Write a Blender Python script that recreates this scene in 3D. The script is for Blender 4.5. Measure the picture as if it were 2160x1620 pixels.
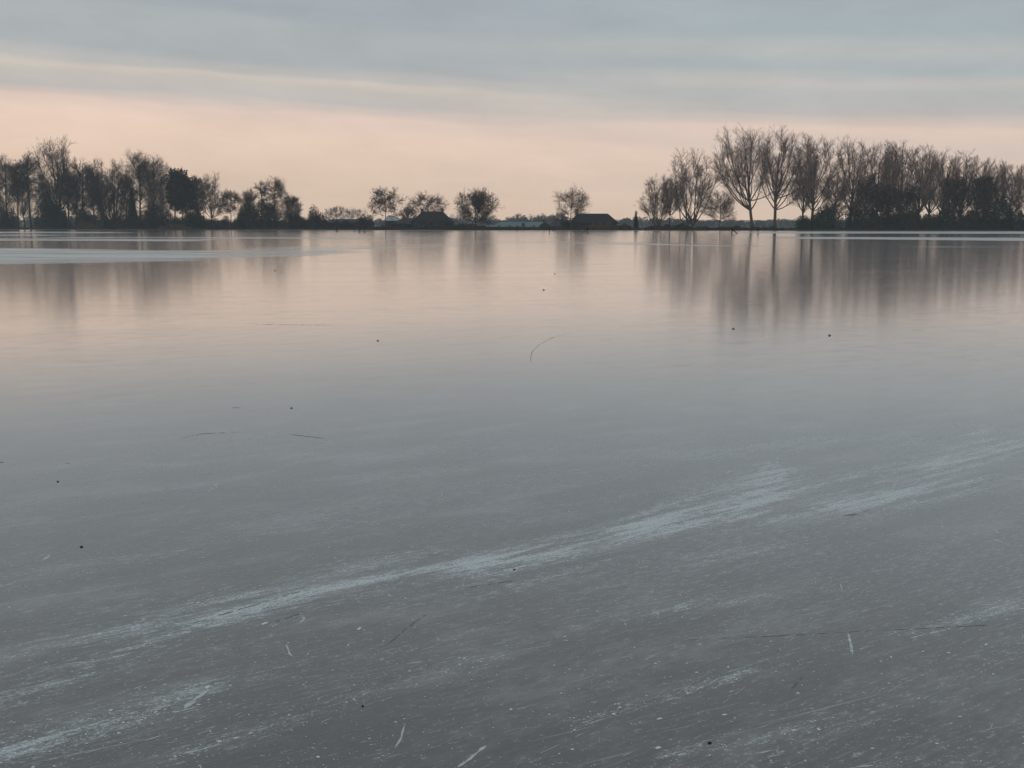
import bpy, math, random
import numpy as np
from mathutils import Vector
for o in list(bpy.data.objects): bpy.data.objects.remove(o)
S = bpy.context.scene
C = S.collection

# ------------------------------------------------------------------ camera
EYE = 1.6; F = 2300.0; HOR = 476.0
PITCH = math.atan((810 - HOR) / F)
cam = bpy.data.cameras.new('camera'); co = bpy.data.objects.new('camera', cam); C.objects.link(co)
cam.lens = F / 2160 * 36; cam.sensor_width = 36; cam.clip_start = 0.05; cam.clip_end = 9000
co.location = (0, 0, EYE); co.rotation_euler = (math.pi / 2 - PITCH, 0, 0)
S.camera = co
cp, sp = math.cos(PITCH), math.sin(PITCH)
def ray(px, py):
    x = (px - 1080) / F; y = (810 - py) / F
    return (x, cp + y * sp, -sp + y * cp)
def at(px, py, D):
    r = ray(px, py); k = D / r[1]
    return (r[0] * k, D, EYE + r[2] * k)
def on_ice(px, py):
    r = ray(px, py); k = -EYE / r[2]
    return (r[0] * k, r[1] * k)
def lin(r, g, b):
    return tuple((c / 255 / 12.92) if c / 255 <= 0.04045 else ((c / 255 + 0.055) / 1.055) ** 2.4 for c in (r, g, b))

# ------------------------------------------------------------------ world: clouded evening sky
SUN_EL = math.radians(5); SUN_ROT = math.radians(-150)
w = bpy.data.worlds.new('World'); S.world = w; w.use_nodes = True
nt = w.node_tree; N = nt.nodes; L = nt.links; N.clear()
def node(t, **kw):
    n = N.new(t)
    for k, v in kw.items(): setattr(n, k, v)
    return n
def vmath(op, a, b=None):
    n = node('ShaderNodeMath', operation=op)
    for i, v in enumerate((a, b)):
        if v is None: continue
        if isinstance(v, (int, float)): n.inputs[i].default_value = v
        else: L.new(v, n.inputs[i])
    return n.outputs[0]
tc = node('ShaderNodeTexCoord'); sep = node('ShaderNodeSeparateXYZ'); L.new(tc.outputs['Generated'], sep.inputs[0])
X, Y, Z = sep.outputs
hyp = vmath('SQRT', vmath('ADD', vmath('MULTIPLY', X, X), vmath('MULTIPLY', Y, Y)))
el = vmath('DIVIDE', Z, vmath('MAXIMUM', hyp, 0.02))
az = vmath('DIVIDE', X, vmath('MAXIMUM', hyp, 0.02))
def noise(coord, scale, detail=4, rough=0.5):
    n = node('ShaderNodeTexNoise'); n.inputs['Scale'].default_value = scale
    n.inputs['Detail'].default_value = detail; n.inputs['Roughness'].default_value = rough
    L.new(coord, n.inputs['Vector']); return n.outputs['Fac']
def comb(a, b, c):
    n = node('ShaderNodeCombineXYZ')
    for i, v in enumerate((a, b, c)):
        if isinstance(v, (int, float)): n.inputs[i].default_value = v
        else: L.new(v, n.inputs[i])
    return n.outputs[0]
elt = vmath('ADD', vmath('ADD', el, 0.0120), vmath('MULTIPLY', az, 0.05))
cv = comb(vmath('MULTIPLY', X, 1.0), vmath('MULTIPLY', Y, 1.0), vmath('MULTIPLY', elt, 11.0))
warp = vmath('MULTIPLY', vmath('SUBTRACT', noise(cv, 3.2, 5, 0.60), 0.5), 0.024)
s = vmath('ADD', elt, warp)
ramp = node('ShaderNodeValToRGB'); L.new(vmath('MULTIPLY', s, 4.0), ramp.inputs[0])
# colours of the cloud sheet and of the clear strip under it, by height above the horizon
stops = [(0.00, (243, 210, 182)), (0.10, (244, 212, 186)), (0.33, (243, 214, 193)), (0.39, (233, 208, 193)),
         (0.42, (212, 197, 188)), (0.445, (197, 190, 185)), (0.475, (199, 192, 184)), (0.50, (209, 199, 189)), (0.527, (190, 187, 184)),
         (0.58, (172, 176, 179)), (0.69, (174, 179, 181)), (0.76, (166, 173, 179)), (1.0, (164, 171, 176))]
cr = ramp.color_ramp
cr.interpolation = 'EASE'
while len(cr.elements) < len(stops): cr.elements.new(0.5)
for e, (p, c) in zip(cr.elements, stops): e.position = p; e.color = (*lin(*c), 1)
ramp2 = node('ShaderNodeValToRGB'); L.new(vmath('MULTIPLY', s, 4.0), ramp2.inputs[0])
stops2 = [(0.00, (243, 210, 182)), (0.10, (243, 212, 187)), (0.30, (241, 213, 194)), (0.37, (228, 206, 193)),
          (0.43, (234, 209, 194)), (0.465, (212, 197, 188)), (0.50, (192, 187, 184)), (0.55, (186, 186, 184)), (0.585, (193, 189, 185)), (0.63, (174, 180, 182)),
          (0.69, (183, 185, 184)), (0.77, (166, 176, 181)), (1.0, (164, 171, 177))]
cr2 = ramp2.color_ramp; cr2.interpolation = 'EASE'
while len(cr2.elements) < len(stops2): cr2.elements.new(0.5)
for e, (p, c) in zip(cr2.elements, stops2): e.position = p; e.color = (*lin(*c), 1)
side = node('ShaderNodeMapRange'); side.interpolation_type = 'SMOOTHSTEP'; L.new(az, side.inputs['Value'])
side.inputs['From Min'].default_value = -0.12; side.inputs['From Max'].default_value = 0.22
mixr = node('ShaderNodeMix', data_type='RGBA'); L.new(side.outputs[0], mixr.inputs['Factor'])
L.new(ramp.outputs[0], mixr.inputs['A']); L.new(ramp2.outputs[0], mixr.inputs['B'])
high = node('ShaderNodeMapRange'); L.new(el, high.inputs['Value'])
high.inputs['From Min'].default_value = 0.20; high.inputs['From Max'].default_value = 0.9
mixh = node('ShaderNodeMix', data_type='RGBA'); L.new(high.outputs[0], mixh.inputs['Factor'])
L.new(mixr.outputs['Result'], mixh.inputs['A']); mixh.inputs['B'].default_value = (*lin(165, 168, 169), 1)
mott = noise(comb(X, Y, vmath('MULTIPLY', elt, 4.0)), 9.0, 7, 0.62)
mm = node('ShaderNodeMapRange'); L.new(mott, mm.inputs['Value'])
mm.inputs['From Min'].default_value = 0.3; mm.inputs['From Max'].default_value = 0.7
mm.inputs['To Min'].default_value = 0.94; mm.inputs['To Max'].default_value = 1.06
sc = node('ShaderNodeVectorMath', operation='SCALE'); L.new(mixh.outputs['Result'], sc.inputs[0]); L.new(mm.outputs[0], sc.inputs['Scale'])
bgc = node('ShaderNodeBackground'); L.new(sc.outputs[0], bgc.inputs['Color']); bgc.inputs['Strength'].default_value = 1.14
sky = node('ShaderNodeTexSky'); sky.sky_type = 'NISHITA'; sky.sun_disc = False
sky.sun_elevation = SUN_EL; sky.sun_rotation = SUN_ROT; sky.dust_density = 2.0
bgs = node('ShaderNodeBackground'); L.new(sky.outputs[0], bgs.inputs['Color']); bgs.inputs['Strength'].default_value = 0.05
# the thin cloud lets a little of the clear sky behind it through
add = node('ShaderNodeMixShader'); add.inputs[0].default_value = 0.12
L.new(bgc.outputs[0], add.inputs[1]); L.new(bgs.outputs[0], add.inputs[2])
out = node('ShaderNodeOutputWorld'); L.new(add.outputs[0], out.inputs['Surface'])

sl = bpy.data.lights.new('sun', 'SUN'); so = bpy.data.objects.new('sun', sl); C.objects.link(so)
sl.energy = 0.5; sl.angle = math.radians(12); sl.color = (1.0, 0.86, 0.72)
# sun_rotation is measured clockwise from +Y
sd = Vector((math.sin(SUN_ROT) * math.cos(SUN_EL), math.cos(SUN_ROT) * math.cos(SUN_EL), math.sin(SUN_EL)))
so.rotation_euler = sd.to_track_quat('Z', 'Y').to_euler()

S.view_settings.view_transform = 'Standard'; S.view_settings.look = 'None'
S.view_settings.exposure = 0; S.view_settings.gamma = 1; S.view_settings.use_curve_mapping = False
S.render.engine = 'CYCLES'
S.cycles.volume_bounces = 2; S.cycles.max_bounces = 6

# ------------------------------------------------------------------ materials
class MT:
    """small node helper for one material"""
    def __init__(s, name):
        s.m = bpy.data.materials.new(name); s.m.use_nodes = True; s.t = s.m.node_tree
        s.b = s.t.nodes['Principled BSDF']
        s.tc = s.t.nodes.new('ShaderNodeTexCoord')
    def n(s, t, **kw):
        x = s.t.nodes.new(t)
        for k, v in kw.items(): setattr(x, k, v)
        return x
    def l(s, a, b): s.t.links.new(a, b)
    def set(s, sock, v):
        if isinstance(v, (int, float)): sock.default_value = v
        elif isinstance(v, tuple): sock.default_value = v
        else: s.l(v, sock)
    def math(s, op, a, b=0.0, clamp=False):
        x = s.n('ShaderNodeMath', operation=op); x.use_clamp = clamp
        s.set(x.inputs[0], a); s.set(x.inputs[1], b); return x.outputs[0]
    def rng(s, v, a, b, c=0.0, d=1.0, smooth=False):
        x = s.n('ShaderNodeMapRange'); s.l(v, x.inputs['Value'])
        if smooth: x.interpolation_type = 'SMOOTHSTEP'
        for k, q in (('From Min', a), ('From Max', b), ('To Min', c), ('To Max', d)): x.inputs[k].default_value = q
        return x.outputs[0]
    def noise(s, vec, scale, detail=3, rough=0.5):
        x = s.n('ShaderNodeTexNoise'); s.l(vec, x.inputs['Vector'])
        x.inputs['Scale'].default_value = scale; x.inputs['Detail'].default_value = detail
        x.inputs['Roughness'].default_value = rough; return x.outputs['Fac']
    def mapping(s, rot=0.0, scale=(1, 1, 1), loc=(0, 0, 0)):
        x = s.n('ShaderNodeVectorRotate', rotation_type='Z_AXIS'); s.l(s.tc.outputs['Object'], x.inputs['Vector'])
        x.inputs['Angle'].default_value = rot
        y = s.n('ShaderNodeMapping'); s.l(x.outputs[0], y.inputs['Vector'])
        y.inputs['Scale'].default_value = scale; y.inputs['Location'].default_value = loc
        return y.outputs[0]
    def mix(s, f, a, b):
        x = s.n('ShaderNodeMix', data_type='RGBA'); s.set(x.inputs['Factor'], f)
        for k, v in (('A', a), ('B', b)):
            if isinstance(v, tuple): x.inputs[k].default_value = (*v, 1)
            else: s.l(v, x.inputs[k])
        return x.outputs['Result']
def simple(name, c1, c2, scale=1.5, rough=0.9, spec=0.15):
    m = MT(name)
    f = m.rng(m.noise(m.tc.outputs['Object'], scale, 4, 0.6), 0.32, 0.68)
    m.l(m.mix(f, c1, c2), m.b.inputs['Base Color'])
    m.b.inputs['Roughness'].default_value = rough
    m.b.inputs['Specular IOR Level'].default_value = spec
    return m.m
M = {}
M['bark'] = simple('bark', (0.060, 0.048, 0.040), (0.105, 0.085, 0.070), 1.2)
M['bark_dark'] = simple('bark_dark', (0.030, 0.028, 0.026), (0.060, 0.052, 0.045), 1.2)
M['twig'] = simple('twig', (0.22, 0.165, 0.150), (0.29, 0.22, 0.20), 0.4)
M['twig_dark'] = simple('twig_dark', (0.050, 0.042, 0.038), (0.085, 0.068, 0.058), 0.4)
M['twig_pale'] = simple('twig_pale', (0.16, 0.125, 0.11), (0.20, 0.16, 0.14), 0.4)
M['leaf'] = simple('evergreen_leaf', (0.020, 0.028, 0.022), (0.042, 0.050, 0.036), 0.5, 0.8)
M['scrub'] = simple('scrub', (0.038, 0.036, 0.034), (0.070, 0.058, 0.050), 0.6)
M['scrub_brown'] = simple('scrub_brown', (0.062, 0.053, 0.043), (0.098, 0.083, 0.064), 0.6)
M['reed'] = simple('reed', (0.085, 0.072, 0.052), (0.135, 0.115, 0.082), 0.3)
M['reed_dark'] = simple('reed_dark', (0.045, 0.042, 0.033), (0.085, 0.073, 0.052), 0.3)
M['land'] = simple('land', (0.035, 0.038, 0.024), (0.065, 0.060, 0.040), 0.08)
M['thatch'] = simple('thatch', (0.018, 0.019, 0.021), (0.034, 0.034, 0.035), 1.5)
M['tile'] = simple('roof_tile', (0.040, 0.040, 0.043), (0.062, 0.062, 0.064), 2.0, 0.7)
M['green_roof'] = simple('green_metal_roof', (0.095, 0.165, 0.170), (0.125, 0.20, 0.20), 0.8, 0.55, 0.3)
M['pale_roof'] = simple('pale_roof', (0.30, 0.36, 0.37), (0.38, 0.43, 0.43), 0.8, 0.6)
M['brick'] = simple('brick', (0.10, 0.062, 0.05), (0.16, 0.10, 0.08), 3.0)
M['board'] = simple('tarred_board', (0.028, 0.030, 0.033), (0.050, 0.050, 0.052), 2.0)
M['frame'] = simple('window_frame', (0.17, 0.17, 0.165), (0.24, 0.24, 0.23), 3.0, 0.6)
M['glass'] = simple('window_glass', (0.02, 0.025, 0.03), (0.03, 0.035, 0.04), 2.0, 0.08, 0.6)
M['green_paint'] = simple('green_paint', (0.02, 0.06, 0.04), (0.03, 0.08, 0.05), 3.0, 0.5)
M['cloth_black'] = simple('black_cloth', (0.012, 0.013, 0.017), (0.022, 0.023, 0.028), 8)
M['cloth_navy'] = simple('navy_cloth', (0.014, 0.018, 0.040), (0.022, 0.028, 0.055), 8)
M['cloth_purple'] = simple('purple_cloth', (0.018, 0.012, 0.030), (0.028, 0.018, 0.042), 8)
M['cloth_brown'] = simple('brown_cloth', (0.05, 0.035, 0.025), (0.07, 0.05, 0.035), 8)
M['skin'] = simple('skin', (0.42, 0.27, 0.20), (0.48, 0.31, 0.23), 8, 0.6)
M['steel'] = simple('steel', (0.3, 0.3, 0.32), (0.4, 0.4, 0.42), 8, 0.35, 0.5)
M['turbine'] = simple('turbine_white', (0.35, 0.33, 0.33), (0.42, 0.40, 0.39), 0.5, 0.6)
M['debris'] = simple('dark_debris', (0.012, 0.011, 0.010), (0.03, 0.025, 0.02), 60)
M['debris_pale'] = simple('pale_debris', (0.05, 0.045, 0.04), (0.10, 0.09, 0.08), 60)  # lighter tone for the bits lying farther out
M['shaving'] = simple('ice_shaving', (0.62, 0.68, 0.71), (0.82, 0.87, 0.89), 20, 0.55, 0.4)
M['gouge'] = simple('ice_gouge', (0.46, 0.53, 0.56), (0.66, 0.72, 0.74), 30, 0.6, 0.4)
M['crack'] = simple('ice_crack', (0.095, 0.10, 0.11), (0.14, 0.148, 0.156), 12, 0.35, 0.4)
M['bird'] = simple('bird_feather', (0.12, 0.11, 0.11), (0.22, 0.21, 0.21), 8)

# ------------------------------------------------------------------ object helpers
def link_mesh(name, V, Fc, mat, parent=None, loc=None, smooth=False):
    me = bpy.data.meshes.new(name)
    V = np.asarray(V, dtype=np.float32)
    if isinstance(Fc, np.ndarray):
        k = Fc.shape[1]
        me.vertices.add(len(V)); me.vertices.foreach_set('co', V.ravel())
        me.loops.add(Fc.size); me.loops.foreach_set('vertex_index', Fc.ravel().astype(np.int32))
        me.polygons.add(len(Fc)); me.polygons.foreach_set('loop_start', np.arange(0, Fc.size, k, dtype=np.int32))
        me.polygons.foreach_set('loop_total', np.full(len(Fc), k, dtype=np.int32))
        me.update(calc_edges=True)
    else:
        me.from_pydata([tuple(map(float, v)) for v in V], [], Fc); me.update()
    me.materials.append(mat)
    if smooth: me.polygons.foreach_set('use_smooth', [True] * len(me.polygons))
    o = bpy.data.objects.new(name, me); C.objects.link(o)
    if parent: o.parent = parent
    if loc: o.location = loc
    return o
def tag(o, label=None, cat=None, group=None, kind=None):
    if label: o['label'] = label
    if cat: o['category'] = cat
    if group: o['group'] = group
    if kind: o['kind'] = kind
    return o
def empty(name, loc, rz=0.0):
    o = bpy.data.objects.new(name, None); C.objects.link(o); o.location = loc; o.rotation_euler = (0, 0, rz)
    o.empty_display_size = 0.5
    return o
def nrm(a):
    return a / np.maximum(np.linalg.norm(a, axis=-1, keepdims=True), 1e-9)
def frusta(P0, P1, r0, r1, n):
    """tapered n-sided tubes, one per row"""
    P0 = np.atleast_2d(P0); P1 = np.atleast_2d(P1); k = len(P0)
    r0 = np.broadcast_to(r0, (k,)); r1 = np.broadcast_to(r1, (k,))
    d = nrm(P1 - P0); ref = np.where(np.abs(d[:, 2:3]) > 0.9, [[1., 0, 0]], [[0, 0, 1.]])
    u = nrm(np.cross(d, ref)); v = np.cross(d, u)
    a = np.arange(n) * 2 * math.pi / n
    ring = u[:, None] * np.cos(a)[None, :, None] + v[:, None] * np.sin(a)[None, :, None]
    A = P0[:, None] + ring * r0[:, None, None]; B = P1[:, None] + ring * r1[:, None, None]
    V = np.concatenate([A, B], 1).reshape(-1, 3)
    i = np.arange(n); j = (i + 1) % n
    f = np.stack([i, j, j + n, i + n], 1)
    return V, (f[None] + (np.arange(k) * 2 * n)[:, None, None]).reshape(-1, 4)
class Acc:
    def __init__(s): s.V = []; s.F = []; s.n = 0
    def add(s, V, Fc):
        s.V.append(V); s.F.append(Fc + s.n); s.n += len(V)
    def build(s, name, mat, parent=None, **k):
        return link_mesh(name, np.concatenate(s.V), np.concatenate(s.F), mat, parent, **k)
def shards(rng, P, size, flat=0.5):
    """small random quads (leaf clumps) round points P"""
    k = len(P); a = nrm(rng.normal(size=(k, 3))); b = nrm(np.cross(a, rng.normal(size=(k, 3))))
    s_ = size * rng.uniform(0.5, 1.3, (k, 1)); t_ = s_ * rng.uniform(0.4, 0.9, (k, 1))
    V = np.stack([P - a * s_, P - b * t_, P + a * s_, P + b * t_], 1).reshape(-1, 3)
    return V, np.arange(4 * k).reshape(k, 4)
def children(rng, P0, P1, n, along, spread, up, l0, l1, umin=0.2):
    k = len(P0); u = rng.uniform(umin, 1.0, (k, n, 1))
    S0 = P0[:, None] + (P1 - P0)[:, None] * u
    d = nrm(P1 - P0)[:, None] * along + nrm(rng.normal(size=(k, n, 3))) * spread + np.array([0, 0, up])
    d = nrm(d); Ln = rng.uniform(l0, l1, (k, n, 1)) * (1.25 - 0.5 * u)
    return S0.reshape(-1, 3), (S0 + d * Ln).reshape(-1, 3)

def shore(x):
    x = np.asarray(x, dtype=float)
    d = 388 - 0.335 * x + 2.0 * np.sin(x * 0.05) + 1.2 * np.sin(x * 0.17 + 1)
    return np.clip(d, 300, 620)
LAND = 0.45
def base_at(px, off):
    """point on the land behind the shoreline seen at column px"""
    D = 390.0
    for _ in range(6):
        x = at(px, 480, D)[0]; D = float(shore(x)) + off
    return x, D
def height(px, py, D): return at(px, py, D)[2] - LAND

# ------------------------------------------------------------------ tree builder
def make_tree(kind, px, off, top, left, right, label, cat='tree', group=None, style='poplar', seed=0, dens=1.0,
              bark='bark', twig='twig', cb=None, stems=1, leafy=0.0, n_limb=None, lean=0.0, name='bare_tree', tr=1.0, extra=()):
    rng = np.random.default_rng(seed * 7919 + 13)
    x, D = base_at(px, off); m = D / F
    H = height(px, top, D); W = (right - left) * m * 1.08; ox = ((left + right) / 2 - px) * m
    if style in ('poplar', 'vase'): W *= 1.10
    P = dict(poplar=dict(hb=.19, cb=.14, tt=.74, drop=.50, out=.72, rise=.36, al=1.0, spr=.75, up=.28, p=.95, nl=15),
             vase=dict(hb=.05, cb=.10, tt=.12, drop=.95, out=.62, rise=.36, al=1.0, spr=.75, up=.28, p=1.0, nl=16),
             spread=dict(hb=.30, cb=.30, tt=.97, drop=.14, out=.60, rise=.75, al=.8, spr=.75, up=.10, p=.75, nl=16),
             alder=dict(hb=.26, cb=.20, tt=.93, drop=.22, out=.5, rise=.4, al=.9, spr=.8, up=.18, p=.9, nl=17),
             round=dict(hb=.18, cb=.12, tt=.85, drop=.30, out=.55, rise=.45, al=.9, spr=.7, up=.25, p=.8, nl=20))[style].copy()
    if cb is not None: P['cb'] = cb; P['hb'] = max(P['hb'], cb * 0.9)
    nl = int((n_limb or P['nl']) * 1.25)
    root = empty(name, (x, D, LAND - 0.05), 0); tag(root, label, cat, group)
    big = []      # (p0,p1,r0,r1)
    R = H * 0.0135 * tr
    tops = []
    for st in range(stems):
        a = rng.uniform(0, 6.28); b0 = np.array([math.cos(a), 0.6 * math.sin(a), 0]) * (0.5 if stems > 1 else 0)
        topx = np.array([ox * 0.8 + (rng.uniform(-.25, .25) * W if stems > 1 else 0), rng.uniform(-.1, .1) * W, P['tt'] * H])
        prev = b0; n = 9
        pts = []
        for i in range(n + 1):
            t = i / n
            q = b0 * (1 - t) + topx * t + np.array([math.sin(t * 5 + a) * 0.006 * H + lean * math.sin(t * 3.14) * H, math.cos(t * 4 + a) * 0.006 * H, 0])
            pts.append(q)
        for i in range(n):
            ra = R * (1 - 0.75 * (i / n) * min(1, P['tt'] * 1.3)) / math.sqrt(stems); rb = R * (1 - 0.75 * ((i + 1) / n) * min(1, P['tt'] * 1.3)) / math.sqrt(stems)
            if i == 0: ra *= 1.35
            big.append((pts[i], pts[i + 1], ra, rb))
        tops.append(np.array(pts))
    def env(h):
        q = np.clip((h - P['cb']) / (1 - P['cb']), 0, 1)
        pk = {'poplar': .50, 'vase': .56, 'round': .5, 'spread': .38, 'alder': .6}[style]
        lo = np.sin(math.pi / 2 * np.clip(q / pk, 0, 1) * .93 + .07) ** .75
        hi = np.sqrt(np.clip(1 - (np.clip(q - pk, 0, 1) / (1 - pk)) ** 2.2 * .9, 0, 1))
        return W / 2 * np.minimum(lo, hi)
    LP0 = []; LP1 = []; LR = []
    for i in range(nl):
        f = (i + 0.5) / nl
        ht = P['cb'] + (1 - P['cb']) * (0.15 + 0.85 * f ** 0.65) * rng.uniform(0.93, 1.0)
        ph = i * 2.399 + rng.uniform(-.5, .5)
        rad = env(ht) * rng.uniform(0.35, 1.0) ** .6
        T = np.array([ox + math.cos(ph) * rad, math.sin(ph) * rad * 0.8, ht * H * rng.uniform(.90, .965)])
        if i < len(extra): T = np.array([(extra[i][0] - px) * m, -.1 * W, height(extra[i][0], extra[i][1], D)]); ht = extra[i][2] + P['drop']
        hs = max(P['hb'], ht - P['drop'] * rng.uniform(.8, 1.15)); hs = min(hs, P['tt'])
        tp = tops[i % stems]; kf = hs / P['tt'] * (len(tp) - 1); k0 = int(min(kf, len(tp) - 2)); P0 = tp[k0] + (tp[k0 + 1] - tp[k0]) * (kf - k0)
        B = P0 + np.array([(T - P0)[0] * P['out'], (T - P0)[1] * P['out'], (T - P0)[2] * P['rise']])
        n = 7; prev = P0; r = R * 0.46 * (1 - 0.45 * hs)
        wob = rng.normal(size=3) * 0.006 * H
        for j in range(1, n + 1):
            t = j / n; q = (1 - t) ** 2 * P0 + 2 * t * (1 - t) * B + t * t * T + wob * math.sin(t * 6.28)
            big.append((prev, q, r * (1 - .85 * (j - 1) / n), r * (1 - .85 * j / n)))
            if j > (2 if style in ('poplar', 'vase') else 1):
                for _ in range(1 if j < 5 else 2): LP0.append(prev); LP1.append(q); LR.append(r * (1 - .85 * j / n))
            prev = q
    if P['tt'] > .8:
        for tp in tops:
            for j in range(4, len(tp) - 1): LP0.append(tp[j]); LP1.append(tp[j + 1]); LR.append(R * .3)
    t_ = Acc()
    b0, b1, ra, rb = [np.array(v) for v in zip(*big)]
    t_.add(*frusta(b0, b1, ra, np.maximum(rb, 0.02), 6))
    LP0 = np.array(LP0); LP1 = np.array(LP1)
    sc_ = W * 0.11 + H * 0.035
    A0, A1 = children(rng, LP0, LP1, 2, P['al'] * .8, P['spr'], P['up'], sc_ * .7, sc_ * 1.9)
    t_.add(*frusta(A0, A1, 0.035 * H / 30 + .02, 0.025, 4))
    t_.build('trunk', M[bark], root)
    c_ = Acc()
    n3 = 4
    B0, B1 = children(rng, A0, A1, n3, P['al'] * .8, P['spr'], P['up'], sc_ * .45, sc_ * 1.0, 0.15)
    c_.add(*frusta(B0, B1, 0.028, 0.014, 3))
    n4 = 7
    T0, T1 = children(rng, B0, B1, n4, P['al'] * .7, P['spr'] * 1.1, P['up'], sc_ * .22, sc_ * .60, 0.1)
    # twig thickness from the share of the crown's outline that the twigs cover
    tot = np.linalg.norm(T1 - T0, axis=1).sum() * .75 * 1.4
    rt = float(np.clip(.70 * dens * W * H * (1 - P['cb']) * .75 / tot, .007, .05))
    c_.add(*frusta(T0, T1, rt, rt * .4, 3))
    if leafy > 0:
        k = int(len(T1) * leafy); idx = rng.choice(len(T1), k)
        c_.add(*shards(rng, T1[idx] * .5 + T0[idx] * .5, 0.28))
    c_.build('crown', M[twig], root)
    return root

# dense bush: lumpy mound of leaf-sized faces with twigs sticking out
def make_bush(px, off, top, left, right, label, mat='scrub', seed=0, n=1.0, group=None, name='bush', cat='bush', twigs=1.0, lump=0.35, leaf=0.22, cone=False):
    rng = np.random.default_rng(seed * 104729 + 5)
    x, D = base_at(px, off); m = D / F
    H = height(px, top, D); W = (right - left) * m; ox = ((left + right) / 2 - px) * m
    dep = min(W * 0.35, 5.0)
    # lumps
    k = max(3, int(W / (H * 0.5 + 0.5)) + 3)
    cx = rng.uniform(-.5, .5, k) * W * 0.85; cx[0] = 0
    edge = 1 - (2 * np.abs(cx) / W) ** 2 * 0.55
    ch = H * rng.uniform(1 - lump, 1.0, k) * edge; ch[0] = H * 0.97
    cw = np.maximum(W / k * rng.uniform(0.9, 1.6, k), H * 0.3)
    if cone: k = 1; cx = cx[:1]; ch = ch[:1]; cw = np.array([W / 2])
    N_ = int(n * 34 * W * H / 2)
    N_ = max(1200, min(N_ * 3, 26000))
    wt = cw * ch; wt = wt / wt.sum(); ii = rng.choice(k, N_, p=wt)
    v = nrm(rng.normal(size=(N_, 3))) * rng.uniform(0.35, 1.0, (N_, 1)) ** 0.5
    hh = np.abs(v[:, 2])
    if cone:
        h = rng.uniform(0, 1, N_) ** 1.2; a = rng.uniform(0, 6.28, N_); rr = (1 - h) ** .75 * rng.uniform(.3, 1, N_)
        Pn = np.stack([cx[ii] + np.cos(a) * rr * cw[ii], np.sin(a) * rr * cw[ii], h * ch[ii]], 1)
    else:
        Pn = np.stack([cx[ii] + v[:, 0] * cw[ii], v[:, 1] * dep * .7, hh * ch[ii]], 1)
    Pn[:, 0] = np.clip(Pn[:, 0], -W / 2, W / 2) + ox; 
    a_ = Acc(); a_.add(*shards(rng, Pn, leaf))
    K = int(N_ * 0.35 * twigs)
    if K:
        q = Pn[rng.choice(N_, K)]; d = nrm(rng.normal(size=(K, 3)) * .5 + np.array([0, 0, 1.0]) + np.stack([(q[:, 0] - ox) / W, q[:, 1] * 0, q[:, 2] * 0], 1))
        a_.add(*frusta(q, q + d * rng.uniform(.3, 1.0, (K, 1)) * (H * .12 + .3), 0.03, 0.012, 3))
    # main stems
    K = 10; a = rng.uniform(0, 6.28, K)
    b = np.stack([ox + cx[rng.choice(k, K)] , rng.uniform(-.3, .3, K) * dep, np.zeros(K)], 1)
    a_.add(*frusta(b, b + np.stack([np.cos(a) * .15 * H, np.sin(a) * .1 * H, np.full(K, H * .5)], 1), 0.07, 0.03, 5))
    o = a_.build(name, M[mat], None, loc=(x, D, LAND - 0.05))
    tag(o, label, cat, group)
    return o

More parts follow.
